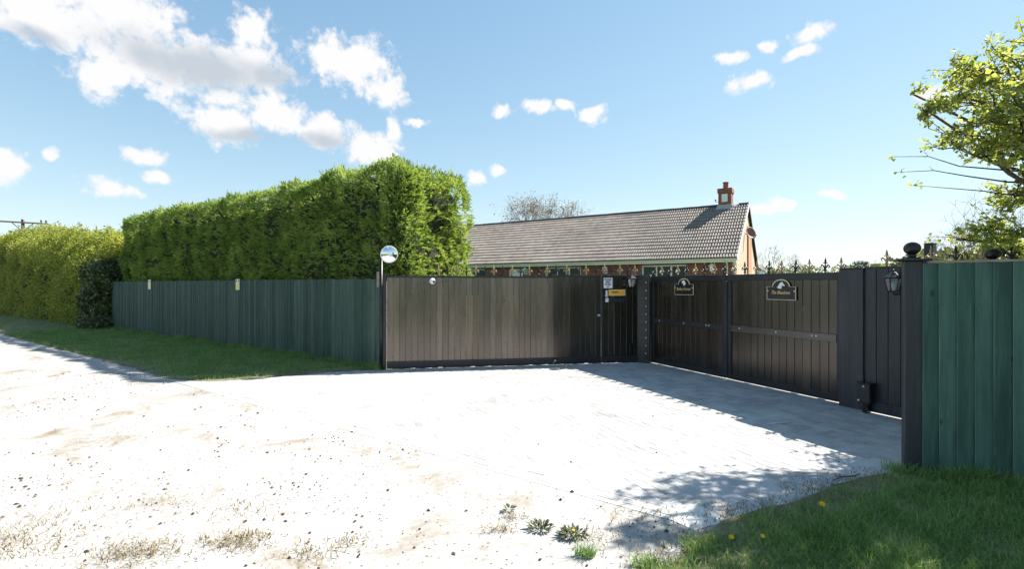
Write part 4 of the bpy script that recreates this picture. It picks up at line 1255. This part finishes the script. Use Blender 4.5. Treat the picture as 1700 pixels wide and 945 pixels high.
# ------------------------------------------------------------------ foliage generators
def unit(v):
    return v/np.maximum(1e-9, np.linalg.norm(v, axis=-1, keepdims=True))
def kites(base, axis, side, ln, wd, droop=0.0):
    """one 4-vertex kite leaf per row"""
    mid = base+axis*(ln*0.45)[:, None]
    tip = base+axis*ln[:, None]
    if np.any(droop):
        tip = tip-np.array([0, 0, 1.0])*(ln*droop)[:, None]
    V = np.stack([base, mid-side*(wd/2)[:, None], tip, mid+side*(wd/2)[:, None]], 1).reshape(-1, 3)
    F = np.arange(len(base)*4).reshape(-1, 4)
    return V, F
def sprays(P, Nn, k, length, lf, wf, up=0.25, jit=0.55):
    """conifer sprays: k leaflets each side along a short shoot"""
    n = len(P)
    ax = unit(Nn+np.array([0, 0, up])+rng.normal(0, jit, (n, 3)))
    sd = unit(np.cross(ax, unit(rng.normal(0, 1, (n, 3)))))
    L = length*rng.uniform(0.6, 1.35, n)
    VV = []; FF_ = []; off = 0
    for j in range(k):
        t = j/(k-1) if k > 1 else 1
        sg = 1 if j % 2 else -1
        th_ = R(38)*(1-t)*sg
        dirv = unit(ax*math.cos(th_)+sd*math.sin(th_)+rng.normal(0, 0.10, (n, 3)))
        base = P+ax*(L*t*0.75)[:, None]
        pr_ = unit(np.cross(dirv, np.cross(ax, sd)))
        v, f = kites(base, dirv, pr_, lf*rng.uniform(0.7, 1.3, n)*(1.05-0.25*t), np.full(n, wf), np.full(n, 0.12))
        VV.append(v); FF_.append(f+off); off += len(v)
    return np.vstack(VV), np.vstack(FF_)
def leaves(P, size, wratio=0.6, fold=0.0, upbias=0.3):
    n = len(P)
    ax = unit(rng.normal(0, 1, (n, 3))+np.array([0, 0, -0.1]))
    nm = unit(rng.normal(0, 1, (n, 3))+np.array([0, 0, upbias]))
    sd = unit(np.cross(ax, nm))
    ln = size*rng.uniform(0.6, 1.4, n)
    return kites(P, ax, sd, ln, ln*wratio)
def round_box_pts(n, a0_, a1_, b0_, b1_, z0_, z1_, Rr, faces, lump=0.12, freq=2.2, depth=0.10, batter=0.0):
    """points on a rounded box in lane coordinates (a along U, b along N)"""
    areas = {'front': (a1_-a0_)*(z1_-z0_), 'top': (a1_-a0_)*(b1_-b0_), 'near': (b1_-b0_)*(z1_-z0_), 'far': (b1_-b0_)*(z1_-z0_), 'back': (a1_-a0_)*(z1_-z0_)}
    tot = sum(areas[f]*w_ for f, w_ in faces.items())
    out = []
    for f, w_ in faces.items():
        m = int(n*areas[f]*w_/tot)
        A = rng.uniform(a0_, a1_, m); B = rng.uniform(b0_, b1_, m); Z = rng.uniform(z0_, z1_, m)
        if f == 'front': B[:] = b1_
        if f == 'back': B[:] = b0_
        if f == 'top': Z[:] = z1_
        if f == 'near': A[:] = a1_
        if f == 'far': A[:] = a0_
        out.append(np.stack([A, B, Z], 1))
    return project_round(np.vstack(out), a0_, a1_, b0_, b1_, z0_, z1_, Rr, lump, freq, depth, batter)
def project_round(p, a0_, a1_, b0_, b1_, z0_, z1_, Rr, lump, freq, depth, batter=0.0):
    q = np.stack([np.clip(p[:, 0], a0_+Rr, a1_-Rr), np.clip(p[:, 1], b0_+Rr, b1_-Rr), np.clip(p[:, 2], -5, z1_-Rr)], 1)
    dv = p-q
    nn = unit(dv)
    s_ = q+nn*Rr
    off = lump*wob(s_, freq)+lump*0.6*wob(s_+7.3, freq*2.7)
    if depth > 0: off = off-rng.uniform(0, depth, len(p))
    s_ = s_+nn*off[:, None]
    if batter:
        s_[:, 2] *= 1+0.0205*np.clip(a1_-s_[:, 0], 0, 18)
        s_[:, 1] -= batter*np.clip(s_[:, 2], 0, 10)
    Un = np.array(U); Nn = np.array(N)
    Wp = s_[:, 0:1]*Un+s_[:, 1:2]*Nn+np.stack([np.zeros(len(p)), np.zeros(len(p)), s_[:, 2]], 1)
    Wn = nn[:, 0:1]*Un+nn[:, 1:2]*Nn+np.stack([np.zeros(len(p)), np.zeros(len(p)), nn[:, 2]], 1)
    return Wp, Wn
def hedge_core(name, dims, Rr, inset, lump, freq, parent, batter=0.0):
    a0_, a1_, b0_, b1_, z0_, z1_ = dims
    a0_ += inset; a1_ -= inset; b0_ += inset; b1_ -= inset; z1_ -= inset
    V = []; F = []
    def grid(fn, nu, nv_):
        o_ = len(V)
        for i in range(nu+1):
            for j in range(nv_+1):
                V.append(fn(i/nu, j/nv_))
        for i in range(nu):
            for j in range(nv_):
                F.append((o_+i*(nv_+1)+j, o_+(i+1)*(nv_+1)+j, o_+(i+1)*(nv_+1)+j+1, o_+i*(nv_+1)+j+1))
    la = int((a1_-a0_)/0.3)
    grid(lambda u, v: (a0_+(a1_-a0_)*u, b1_, z0_+(z1_-z0_)*v), la, 12)
    grid(lambda u, v: (a0_+(a1_-a0_)*u, b0_, z0_+(z1_-z0_)*v), la, 12)
    grid(lambda u, v: (a0_+(a1_-a0_)*u, b0_+(b1_-b0_)*v, z1_), la, 8)
    grid(lambda u, v: (a1_, b0_+(b1_-b0_)*u, z0_+(z1_-z0_)*v), 8, 12)
    grid(lambda u, v: (a0_, b0_+(b1_-b0_)*u, z0_+(z1_-z0_)*v), 8, 12)
    Wp, _ = project_round(np.array(V), a0_, a1_, b0_, b1_, z0_, z1_, Rr, lump, freq, 0.0, batter)
    o = bpy.data.objects.new(name, mesh_np(name, Wp, F, M['hedge_core'], smooth=True))
    return link(o, parent)

# tall clipped conifer hedge behind the green fence
hd = (-21.6, -7.02, -8.75, -6.33, 0.02, 4.02)
c0 = LN(-14.3, -7.5)
hg = empty('conifer_hedge', (c0.x, c0.y, 0), 0, 'tall clipped conifer hedge standing behind the long green fence', 'hedge')
def to_local(Wp, root): return Wp-np.array(root.location)
def reparent(o, root):
    o.location = -Vector(root.location)
    return o
reparent(hedge_core('core', hd, 0.5, 0.16, 0.10, 2.2, hg), hg)
P, Nn = round_box_pts(78000, *hd, 0.42, {'front': 1.0, 'top': 0.9, 'near': 1.5, 'far': 0.4, 'back': 0.15}, lump=0.09, freq=2.2, depth=0.12)
vm = (P[:, 2] > 0.9) & (rng.uniform(0, 1, len(P)) < np.clip(0.86-0.75*wob(P*np.array([1, 1, 2.4]), 2.6), 0.10, 1.0))
P, Nn = P[vm], Nn[vm]
V, F = sprays(P, Nn, 6, 0.095, 0.058, 0.020, up=0.22, jit=0.42)
o = bpy.data.objects.new('foliage', mesh_np('foliage', V, F, M['conifer'])); link(o, hg); reparent(o, hg)
# longer wispy shoots along the top edge
P, Nn = round_box_pts(600, *hd, 0.42, {'top': 1.0}, lump=0.12, freq=2.2, depth=0.02)
V, F = sprays(P, Nn*0.6+np.array([0, 0, 0.5]), 8, 0.14, 0.06, 0.02, up=0.3, jit=0.6)
o = bpy.data.objects.new('top_shoots', mesh_np('top_shoots', V, F, M['conifer'])); link(o, hg); reparent(o, hg)
# field hedge further along the lane
fd = (-52.0, -21.7, -9.0, -5.75, 0.02, 3.5)
c0 = LN(-35, -7.4)
fh = empty('field_hedge', (c0.x, c0.y, 0), 0, 'sunlit yellow green leafy hedge beyond the end of the green fence', 'hedge')
reparent(hedge_core('core', fd, 1.2, 0.40, 0.22, 1.1, fh, 0.10), fh)
P, Nn = round_box_pts(125000, *fd, 1.3, {'front': 1.0, 'top': 1.0, 'near': 0.6}, lump=0.24, freq=1.1, depth=0.45, batter=0.10)
V, F = leaves(P, 0.085, 0.62, upbias=0.7)
o = bpy.data.objects.new('foliage', mesh_np('foliage', V, F, M['hedge_leaf'])); link(o, fh); reparent(o, fh)
sh_ = MB(); LP = []
for i in range(150):
    a_ = rng.uniform(-48, -21.9); b_ = rng.uniform(-8.2, -6.6)
    p0 = LN(a_, b_-0.3, 3.3*(1+0.0205*min(18, -21.7-a_))); h_ = rng.uniform(0.25, 0.75)
    d_ = Vector((rng.normal(0, .3), rng.normal(0, .3), 1)).normalized()
    sh_.tube([p0, p0+d_*h_*0.6, p0+d_*h_], [0.008, 0.006, 0.003], 3)
    for q in range(9):
        LP.append(p0+d_*h_*rng.uniform(0.3, 1.02)+Vector(rng.normal(0, 0.03, 3)))
o = sh_.build('shoots', M['bark'], fh); reparent(o, fh); tag(o, kind='stuff')
V, F = leaves(np.array([tuple(p) for p in LP]), 0.08, 0.6)
o = bpy.data.objects.new('shoot_leaves', mesh_np('shoot_leaves', V, F, M['hedge_leaf'])); link(o, fh); reparent(o, fh)
# dark ivy covered shrub at the fence end
iv = (-23.8, -21.5, -7.2, -5.6, 0.02, 2.55)
c0 = LN(-22.4, -6.4)
ivy = empty('ivy_shrub', (c0.x, c0.y, 0), 0, 'dark glossy ivy covered shrub against the far end of the green fence', 'shrub')
reparent(hedge_core('core', iv, 0.6, 0.25, 0.12, 2.0, ivy), ivy)
P, Nn = round_box_pts(20000, *iv, 0.65, {'front': 1, 'top': 1, 'near': 1, 'far': 1}, lump=0.16, freq=2.0, depth=0.3)
V, F = leaves(P, 0.09, 0.8, upbias=0.4)
o = bpy.data.objects.new('foliage', mesh_np('foliage', V, F, M['ivy'])); link(o, ivy); reparent(o, ivy)

# ------------------------------------------------------------------ the tree on the right
def limb(a, b, n=6, wobb=0.12):
    a = Vector(a); b = Vector(b); L_ = (b-a).length
    pts = []
    for i in range(n+1):
        t = i/n
        p = a.lerp(b, t)
        if 0 < i < n:
            p = p+Vector((random.gauss(0, 1), random.gauss(0, 1), random.gauss(0, .7)))*L_*wobb*0.35
        p.z += math.sin(t*math.pi)*L_*0.06
        pts.append(p)
    return pts
TB = Vector((6.55, 5.05, 0))
tr = empty('hawthorn_tree', tuple(TB), 0, 'spring leaved tree overhanging the near green fence from the right', 'tree')
tm = MB(); bm2 = MB(); LV = []
fork = Vector((6.48, 5.0, 1.35))
tm.tube([TB, TB+Vector((0.02, 0, .4)), fork-Vector((0.02, 0, 0.3)), fork], [0.17, 0.13, 0.11, 0.10], 10)
lobes = [  # centre, radius, twigs  (in view)
 ((4.30, 4.35, 3.52), (0.32, 0.32, 0.22), 15), ((4.02, 4.35, 3.30), (0.27, 0.3, 0.20), 12), ((4.52, 4.38, 3.66), (0.32, 0.32, 0.25), 15), ((3.76, 4.38, 3.19), (0.20, 0.2, 0.14), 6), ((3.64, 4.40, 3.35), (0.10, 0.1, 0.07), 2), ((4.00, 4.40, 3.66), (0.13, 0.13, 0.13), 4),
 ((4.30, 4.35, 3.08), (0.32, 0.32, 0.24), 15), ((3.98, 4.38, 2.92), (0.28, 0.25, 0.13), 9), ((4.58, 4.40, 3.22), (0.36, 0.35, 0.30), 18), ((4.60, 4.38, 2.82), (0.32, 0.3, 0.30), 18), ((4.30, 4.40, 2.78), (0.22, 0.2, 0.12), 7), ((4.60, 4.40, 2.43), (0.28, 0.3, 0.26), 16), ((4.47, 4.45, 2.12), (0.26, 0.28, 0.18), 12), ((4.10, 4.45, 2.02), (0.22, 0.2, 0.09), 6), ((4.62, 4.42, 1.95), (0.32, 0.3, 0.18), 14),
 ((4.25, 3.80, 3.15), (0.4, 0.35, 0.35), 9), ((4.6, 3.6, 3.5), (0.5, 0.4, 0.45), 13), ((4.95, 4.4, 3.0), (0.4, 0.4, 0.6), 22), ((5.0, 4.4, 3.8), (0.5, 0.45, 0.4), 20),
 # out of view to the right: what shades the verge
 ((5.45, 4.45, 4.15), (0.55, 0.5, 0.4), 26), ((5.9, 4.1, 4.6), (0.7, 0.6, 0.5), 28), ((5.5, 4.3, 3.3), (0.8, 0.8, 0.8), 34), ((5.4, 4.3, 2.4), (0.6, 0.7, 0.5), 24), ((6.2, 4.2, 4.0), (0.9, 0.9, 0.7), 30), ((5.6, 3.5, 3.9), (0.8, 0.6, 0.6), 28), ((5.3, 3.3, 3.0), (0.7, 0.5, 0.6), 30), ((6.0, 3.1, 3.2), (0.8, 0.6, 0.8), 34), ((5.2, 2.9, 2.3), (0.6, 0.5, 0.6), 28), ((6.0, 2.8, 2.2), (0.7, 0.6, 0.7), 30), ((6.6, 3.4, 4.3), (0.8, 0.8, 0.6), 26), ((5.0, 3.25, 1.9), (0.5, 0.35, 0.45), 22), ((5.6, 2.5, 3.2), (0.7, 0.5, 0.6), 26), ((6.7, 2.6, 3.4), (0.8, 0.7, 0.8), 28), ((4.9, 2.75, 1.6), (0.4, 0.35, 0.4), 18)]
for li, (c, r_, nt) in enumerate(lobes):
    c = Vector(c)
    if li < 19 and li % 3 != 0:      # the crown over the fence stands a little further back
        c = Vector((c.x*1.17, c.y*1.17, 1.6+(c.z-1.6)*1.17)); r_ = tuple(q*1.17 for q in r_); nt = int(nt*0.95)
    start = fork.lerp(Vector((6.2, 4.8, 2.3)), random.uniform(0, 1)) if c.z > 2.4 else fork
    pts = limb(start, c, 7, 0.10)
    L_ = (c-start).length
    bm2.tube(pts, [0.026*(1-0.8*i/7)+0.005 for i in range(8)], 5)
    for k in range(nt):
        src = pts[random.choice((4, 5, 6, 7, 7))]
        d_ = Vector((random.gauss(0, 1), random.gauss(0, 1), random.gauss(0, 1))).normalized()*random.uniform(0.45, 1.0)
        e = c+Vector((d_.x*r_[0], d_.y*r_[1], d_.z*r_[2]))
        tw_ = limb(src, e, 4, 0.14)
        bm2.tube(tw_, [0.010, 0.008, 0.006, 0.004, 0.0025], 4)
        for q in range(4):
            i0 = random.randint(1, 4)
            e2 = tw_[i0]+Vector((random.gauss(0, 1), random.gauss(0, 1), random.gauss(0.1, .8)))*0.085
            bm2.tube([tw_[i0], tw_[i0].lerp(e2, .5)+Vector((0, 0, .01)), e2], [0.004, 0.003, 0.0015], 3)
            for z in range(9):
                LV.append(tw_[i0].lerp(e2, random.uniform(.2, 1.05))+Vector((random.gauss(0, .022), random.gauss(0, .022), random.gauss(0, .018))))
        for z in range(12):
            t = random.uniform(.35, 1)
            i0 = min(3, int(t*4))
            LV.append(tw_[i0].lerp(tw_[i0+1], t*4-i0)+Vector((random.gauss(0, .02), random.gauss(0, .02), random.gauss(0, .02))))
# bare reaching twigs
for e_, s_ in (((4.07, 5.2, 2.98), (6.25, 4.9, 2.30)), ((4.39, 5.25, 2.68), (6.3, 4.9, 2.15)), ((4.12, 5.15, 2.80), (6.2, 4.85, 2.4))):
    pts = limb(s_, e_, 6, 0.06)
    bm2.tube(pts, [0.022, 0.018, 0.013, 0.010, 0.007, 0.005, 0.002], 4)
    for q in range(3):
        i0 = random.randint(3, 5)
        bm2.tube([pts[i0], pts[i0]+Vector((-.05, 0, random.uniform(-.02, .07)))], [0.003, 0.0015], 3)
    for z in range(9):
        LV.append(pts[-1]+Vector((random.gauss(0.02, .03), random.gauss(0, .02), random.gauss(0, .015))))
o = tm.build('trunk', M['bark'], tr); reparent(o, tr)
o = bm2.build('branches', M['bark'], tr); reparent(o, tr)
def lobed_leaves(P, size):
    """folded six point leaves"""
    n = len(P)
    ax = unit(rng.normal(0, 1, (n, 3))+np.array([0, 0, -0.15])); nm = unit(rng.normal(0, 1, (n, 3))+np.array([0, 0, 1.0]))
    sd = unit(np.cross(ax, nm)); nm = np.cross(sd, ax)
    L_ = (size*rng.uniform(0.55, 1.3, n))[:, None]
    pts = [P, P+ax*L_*.30+sd*L_*.42+nm*L_*.10, P+ax*L_*.62+sd*L_*.22+nm*L_*.04, P+ax*L_, P+ax*L_*.62-sd*L_*.22+nm*L_*.04, P+ax*L_*.30-sd*L_*.42+nm*L_*.10]
    V = np.stack(pts, 1).reshape(-1, 3)
    b = np.arange(n)*6
    F = np.vstack([np.stack([b, b+1, b+2], 1), np.stack([b, b+2, b+3], 1), np.stack([b, b+3, b+4], 1), np.stack([b, b+4, b+5], 1)])
    return V, F
V, F = lobed_leaves(np.array([tuple(p) for p in LV]), 0.044)
o = bpy.data.objects.new('crown', mesh_np('crown', V, F, M['tree_leaf'])); link(o, tr); reparent(o, tr)

# ------------------------------------------------------------------ bare and distant trees
def bare_tree(name, loc, h, crown_r, label, seed, depth=6, r0=0.14, mat='twig', cz=0.55, buds=0):
    rn = random.Random(seed)
    root = empty(name, loc, 0, label, 'tree')
    b = MB(); tk = MB(); bud = []
    th_ = h*cz*0.55
    tk.tube([(0, 0, 0), (0.03, 0, th_*0.5), (0, 0.02, th_)], [r0, r0*0.8, r0*0.65], 8)
    cen = Vector((0, 0, h-crown_r))
    def grow(p, d_, L_, r_, lev):
        e = p+d_*L_
        m = p.lerp(e, .5)+Vector((rn.gauss(0, 1), rn.gauss(0, 1), rn.gauss(0, 1)))*L_*.07
        b.tube([p, m, e], [r_, r_*.82, r_*.62], 3 if lev < 4 else 5)
        if lev == 0:
            if buds: bud.extend([e+Vector((rn.gauss(0, .1), rn.gauss(0, .1), rn.gauss(0, .1))) for _ in range(buds)])
            return
        n_ = 3 if lev > 1 else 4
        for i in range(n_):
            dd_ = (d_+Vector((rn.gauss(0, 1), rn.gauss(0, 1), rn.gauss(.15, .8)))*0.55)
            rel = (e+dd_*L_*.7)-cen
            if rel.length > crown_r: dd_ = dd_-rel.normalized()*0.5*dd_.length
            grow(e, dd_.normalized(), L_*rn.uniform(.62, .85), r_*.58, lev-1)
    for i in range(5):
        a_ = i*1.257+rn.uniform(-.3, .3)
        grow(Vector((0, 0, th_*rn.uniform(.75, 1))), Vector((math.cos(a_)*.6, math.sin(a_)*.6, 1)).normalized(), crown_r*0.55, r0*.5, depth-1)
    tk.build('trunk', M['bark'], root); b.build('branches', M[mat], root)
    if buds:
        V, F = leaves(np.array([tuple(p) for p in bud]), 0.13, 0.5)
        link(bpy.data.objects.new('crown', mesh_np('crown', V, F, M['dry'])), root)
    return root
bare_tree('bare_tree', (2.4, 43.0, 0), 10.6, 4.2, 'round headed bare twiggy tree showing above the bungalow roof', 3, 6, 0.16, buds=2)
bare_tree('bare_shrub', (8.75, 8.6, 0), 3.35, 1.25, 'leafless twiggy shrub tree seen behind the spring tree and near fence', 5, 6, 0.05, mat='bark')
bare_tree('bare_tree', (24.0, 44.0, 0), 5.4, 2.2, 'small far bare tree right of the bungalow gable', 8, 5, 0.10)
bare_tree('bare_tree', (43.5, 55.0, 0), 5.6, 2.3, 'pale far bare tree between the gate finials and the dark evergreen', 9, 5, 0.10)
def far_shrub(name, x, y, h, r_, label, mat, group, n=2600, seed=1):
    root = empty(name, (x, y, 0), 0, label, 'tree', group)
    MB().tube([(0, 0, 0), (0.05, 0, h*.4), (0, 0.05, h*.75)], [0.14, 0.11, 0.05], 6).build('trunk', M['bark'], root)
    P = []
    rn = np.random.default_rng(seed)
    for k in range(9):
        c = np.array([rn.normal(0, r_*.45), rn.normal(0, r_*.45), h*rn.uniform(.35, .82)])
        q = unit(rn.normal(0, 1, (n//9, 3)))*rn.uniform(.6, 1, (n//9, 1))*r_*.5
        P.append(c+q*np.array([1, 1, .75]))
    P = np.vstack(P); P = P[(P[:, 2] > .15)]
    V, F = leaves(P, 0.24, 0.6)
    link(bpy.data.objects.new('crown', mesh_np('crown', V, F, M[mat])), root)
far_shrub('far_tree', 30.6, 56, 3.5, 2.4, 'yellow green far bush nearest the bungalow gable above the gate', 'far_leaf', 'far bushes beyond the gate', seed=1)
far_shrub('far_tree', 34.5, 57, 3.9, 2.5, 'olive far bush second from the bungalow gable above the gate', 'far_leaf', 'far bushes beyond the gate', seed=2)
far_shrub('far_tree', 42.0, 62, 4.0, 2.3, 'round green far bush just left of the near gate post', 'far_leaf', 'far bushes beyond the gate', seed=3)
far_shrub('far_evergreen', 46.5, 64, 5.0, 2.0, 'dark blue green far evergreen seen over the near gate post', 'far_dark_leaf', None, seed=4)
far_shrub('far_tree', 53.0, 66, 4.6, 3.2, 'bright green far bush behind the return fence finials', 'far_leaf', 'far bushes beyond the gate', seed=5)
far_shrub('garden_bush', 9.6, 10.0, 2.35, 1.4, 'low yellow green bush behind the near fence and second ball', 'far_leaf', None, n=3600, seed=6)
# outbuilding and far house seen over the gates
ob = empty('white_outbuilding', (15.6, 32.0, 0), ua, 'low white outbuilding with dark roof just right of the bungalow', 'building')
MB().box(-0.6, 0.75, 0, 2.4, 0, 2.55).build('wall', M['white'], ob)
MB().plate([(-0.75, 2.551), (0.9, 2.551), (0.5, 2.95), (-0.4, 2.95)], -0.1, 2.5).build('roof', M['ridge'], ob)
for x in (-0.25, 0.3):
    MB().box(x-.14, x+.14, -0.012, -0.001, 1.7, 2.25).build('window', M['pane'], ob)
fb = empty('far_house', (51.5, 84.0, 0), ua+R(20), 'distant pale house with grey roof between two gate finials', 'house')
MB().box(-4, 4, 0, 6, 0, 2.9).build('wall', M['cream_white'], fb)
b = MB(); b.add([(-4.4, -.4, 2.9), (4.4, -.4, 2.9), (4.4, 6.4, 2.9), (-4.4, 6.4, 2.9), (-4.2, 3, 4.3), (4.2, 3, 4.3)], [(0, 1, 5, 4), (2, 3, 4, 5), (1, 2, 5), (3, 0, 4), (3, 2, 1, 0)])
b.build('roof', M['lead'], fb)
for x in (-2.4, 0, 2.4):
    MB().box(x-.6, x+.6, -0.02, -0.001, 1.0, 2.4).build('window', M['pane'], fb)

# telegraph pole
tg = empty('telegraph_pole', (-40.6, 40.0, 0), R(38), 'wooden telegraph pole with crossarm showing above the left hedge', 'telegraph pole')
MB().tube([(0, 0, 0), (0, 0, 4), (0, 0, 6.95)], [0.16, 0.13, 0.11], 8).build('pole', M['pole'], tg)
MB().box(-1.5, 1.5, -0.16, -0.07, 6.68, 6.80).build('crossarm', M['pole'], tg)
for sg in (-1, 1):
    MB().tube([(sg*0.08, -0.06, 6.1), (sg*0.62, -0.06, 6.68)], 0.03, 5).build('brace', M['iron'], tg)
for x in (-1.4, -0.02, 1.1, 1.4):
    MB().lathe([(0.03, 0), (0.03, 0.08), (0.07, 0.10), (0.06, 0.2), (0.02, 0.24)], seg=8).build('insulator', M['iron'], tg, (x, -0.115, 6.80))

# ------------------------------------------------------------------ small things on the ground
def weed(x, y, r_, n, label, kind='weed', flower=False):
    p = empty('weed', (x, y, 0.006), 0, label, 'weed')
    an = rng.uniform(0, 6.28, n); rr_ = r_*np.sqrt(rng.uniform(0, 1, n))
    P = np.stack([rr_*np.cos(an)*1.3, rr_*np.sin(an)*0.7, rng.uniform(0, 0.035, n)], 1)
    if kind == 'tuft':
        V, F = blades(P*np.array([.7, .7, .1]), rng.uniform(0.04, 0.10, n), np.full(n, 0.005), 1.4, 3)
        link(bpy.data.objects.new('leaves', mesh_np('leaves', V, F, M['grass'])), p)
    else:
        ax = unit(np.stack([np.cos(an), np.sin(an), rng.uniform(0.2, 1.2, n)], 1))
        sd = unit(np.cross(ax, np.array([0, 0, 1.0])))
        V, F = kites(P*np.array([.8, .8, .6]), ax, sd, rng.uniform(0.025, 0.06, n), rng.uniform(0.010, 0.018, n), np.full(n, 0.2))
        link(bpy.data.objects.new('leaves', mesh_np('leaves', V, F, M['weed'])), p)
    if flower:
        MB().lathe([(0.003, 0), (0.010, 0.004), (0.011, 0.009), (0.004, 0.012)], seg=8).build('flower', M['petal'], p, (0.0, -0.03, 0.04))
    return p
weed(0.185, 3.14, 0.065, 100, 'leafy green weed growing alone in the pale gravel, left of the other weed')
weed(0.385, 3.06, 0.08, 140, 'wider weed with one yellow bud growing in the pale gravel', flower=True)
weed(0.43, 2.83, 0.07, 160, 'dry spiky grass tuft in the gravel below the two leafy weeds', 'tuft')
weed(0.76, 2.72, 0.10, 220, 'grass tuft at the bottom edge where gravel meets the verge', 'tuft')
weed(-0.02, 3.40, 0.025, 26, 'tiny weed sprig in the gravel, farthest from the verge')
def dandelion(x, y, h, label, s=1.0):
    p = empty('dandelion', (x, y, 0.012), 0, label, 'flower', 'dandelions in the near grass')
    MB().tube([(0, 0, 0), (0.004, 0.003, h*.5), (0.0, 0, h)], 0.0028, 5).build('stem', M['weed'], p)
    b = MB()
    for ring, (nn, rad, tz) in enumerate(((14, 0.024, 0.006), (11, 0.017, 0.012), (7, 0.009, 0.015))):
        for i in range(nn):
            a_ = 2*math.pi*(i+ring*.5)/nn
            ca, sa = math.cos(a_), math.sin(a_)
            w_ = 0.0035*s
            b.add([(0, 0, 0.002), (ca*rad*.6*s-sa*w_, sa*rad*.6*s+ca*w_, tz*.8*s), (ca*rad*s, sa*rad*s, tz*s), (ca*rad*.6*s+sa*w_, sa*rad*.6*s-ca*w_, tz*.8*s)], [(0, 1, 2, 3)])
    q = b.build('flower_head', M['petal'], p, (0, 0, h)); q.rotation_euler = (R(28), R(-6), 0)
    return p
dandelion(2.13, 3.31, 0.075, 'largest yellow dandelion at the edge of the near grass', 1.0)
dandelion(1.32, 2.90, 0.065, 'yellow dandelion in the grass, leftmost of the three', 0.75)
dandelion(1.52, 2.92, 0.06, 'small yellow dandelion in the grass, between the other two', 0.6)
slv = empty('sun_sliver', (3.06, 5.50, 0.012), R(14), 'thin pale stick standing in for a sliver of sunlight on the shaded paving before the gates', 'twig')  # added stick, shaped as a sliver of sun on the shaded drive
MB().tube([(-0.17, 0, 0.006), (-0.05, 0.006, 0.009), (0.06, 0.0, 0.007), (0.18, 0.008, 0.006)], [0.003, 0.006, 0.007, 0.006], 5).build('stem', M['sliver'], slv)
MB().tube([(0.06, 0.0, 0.007), (0.11, 0.03, 0.010)], [0.004, 0.002], 4).build('side_shoot', M['sliver'], slv)
tw2 = empty('dark_twig', (2.75, 3.95, 0.012), R(20), 'dark fallen twig on the paving by the corner of the grass', 'twig')
MB().tube([(-0.16, 0, 0.006), (-0.04, 0.01, 0.012), (0.07, -0.004, 0.008), (0.17, 0.015, 0.006)], [0.003, 0.005, 0.006, 0.004], 5).build('stem', M['bark'], tw2)
MB().tube([(-0.04, 0.01, 0.012), (-0.09, 0.05, 0.014)], [0.004, 0.002], 4).build('side_shoot', M['bark'], tw2)
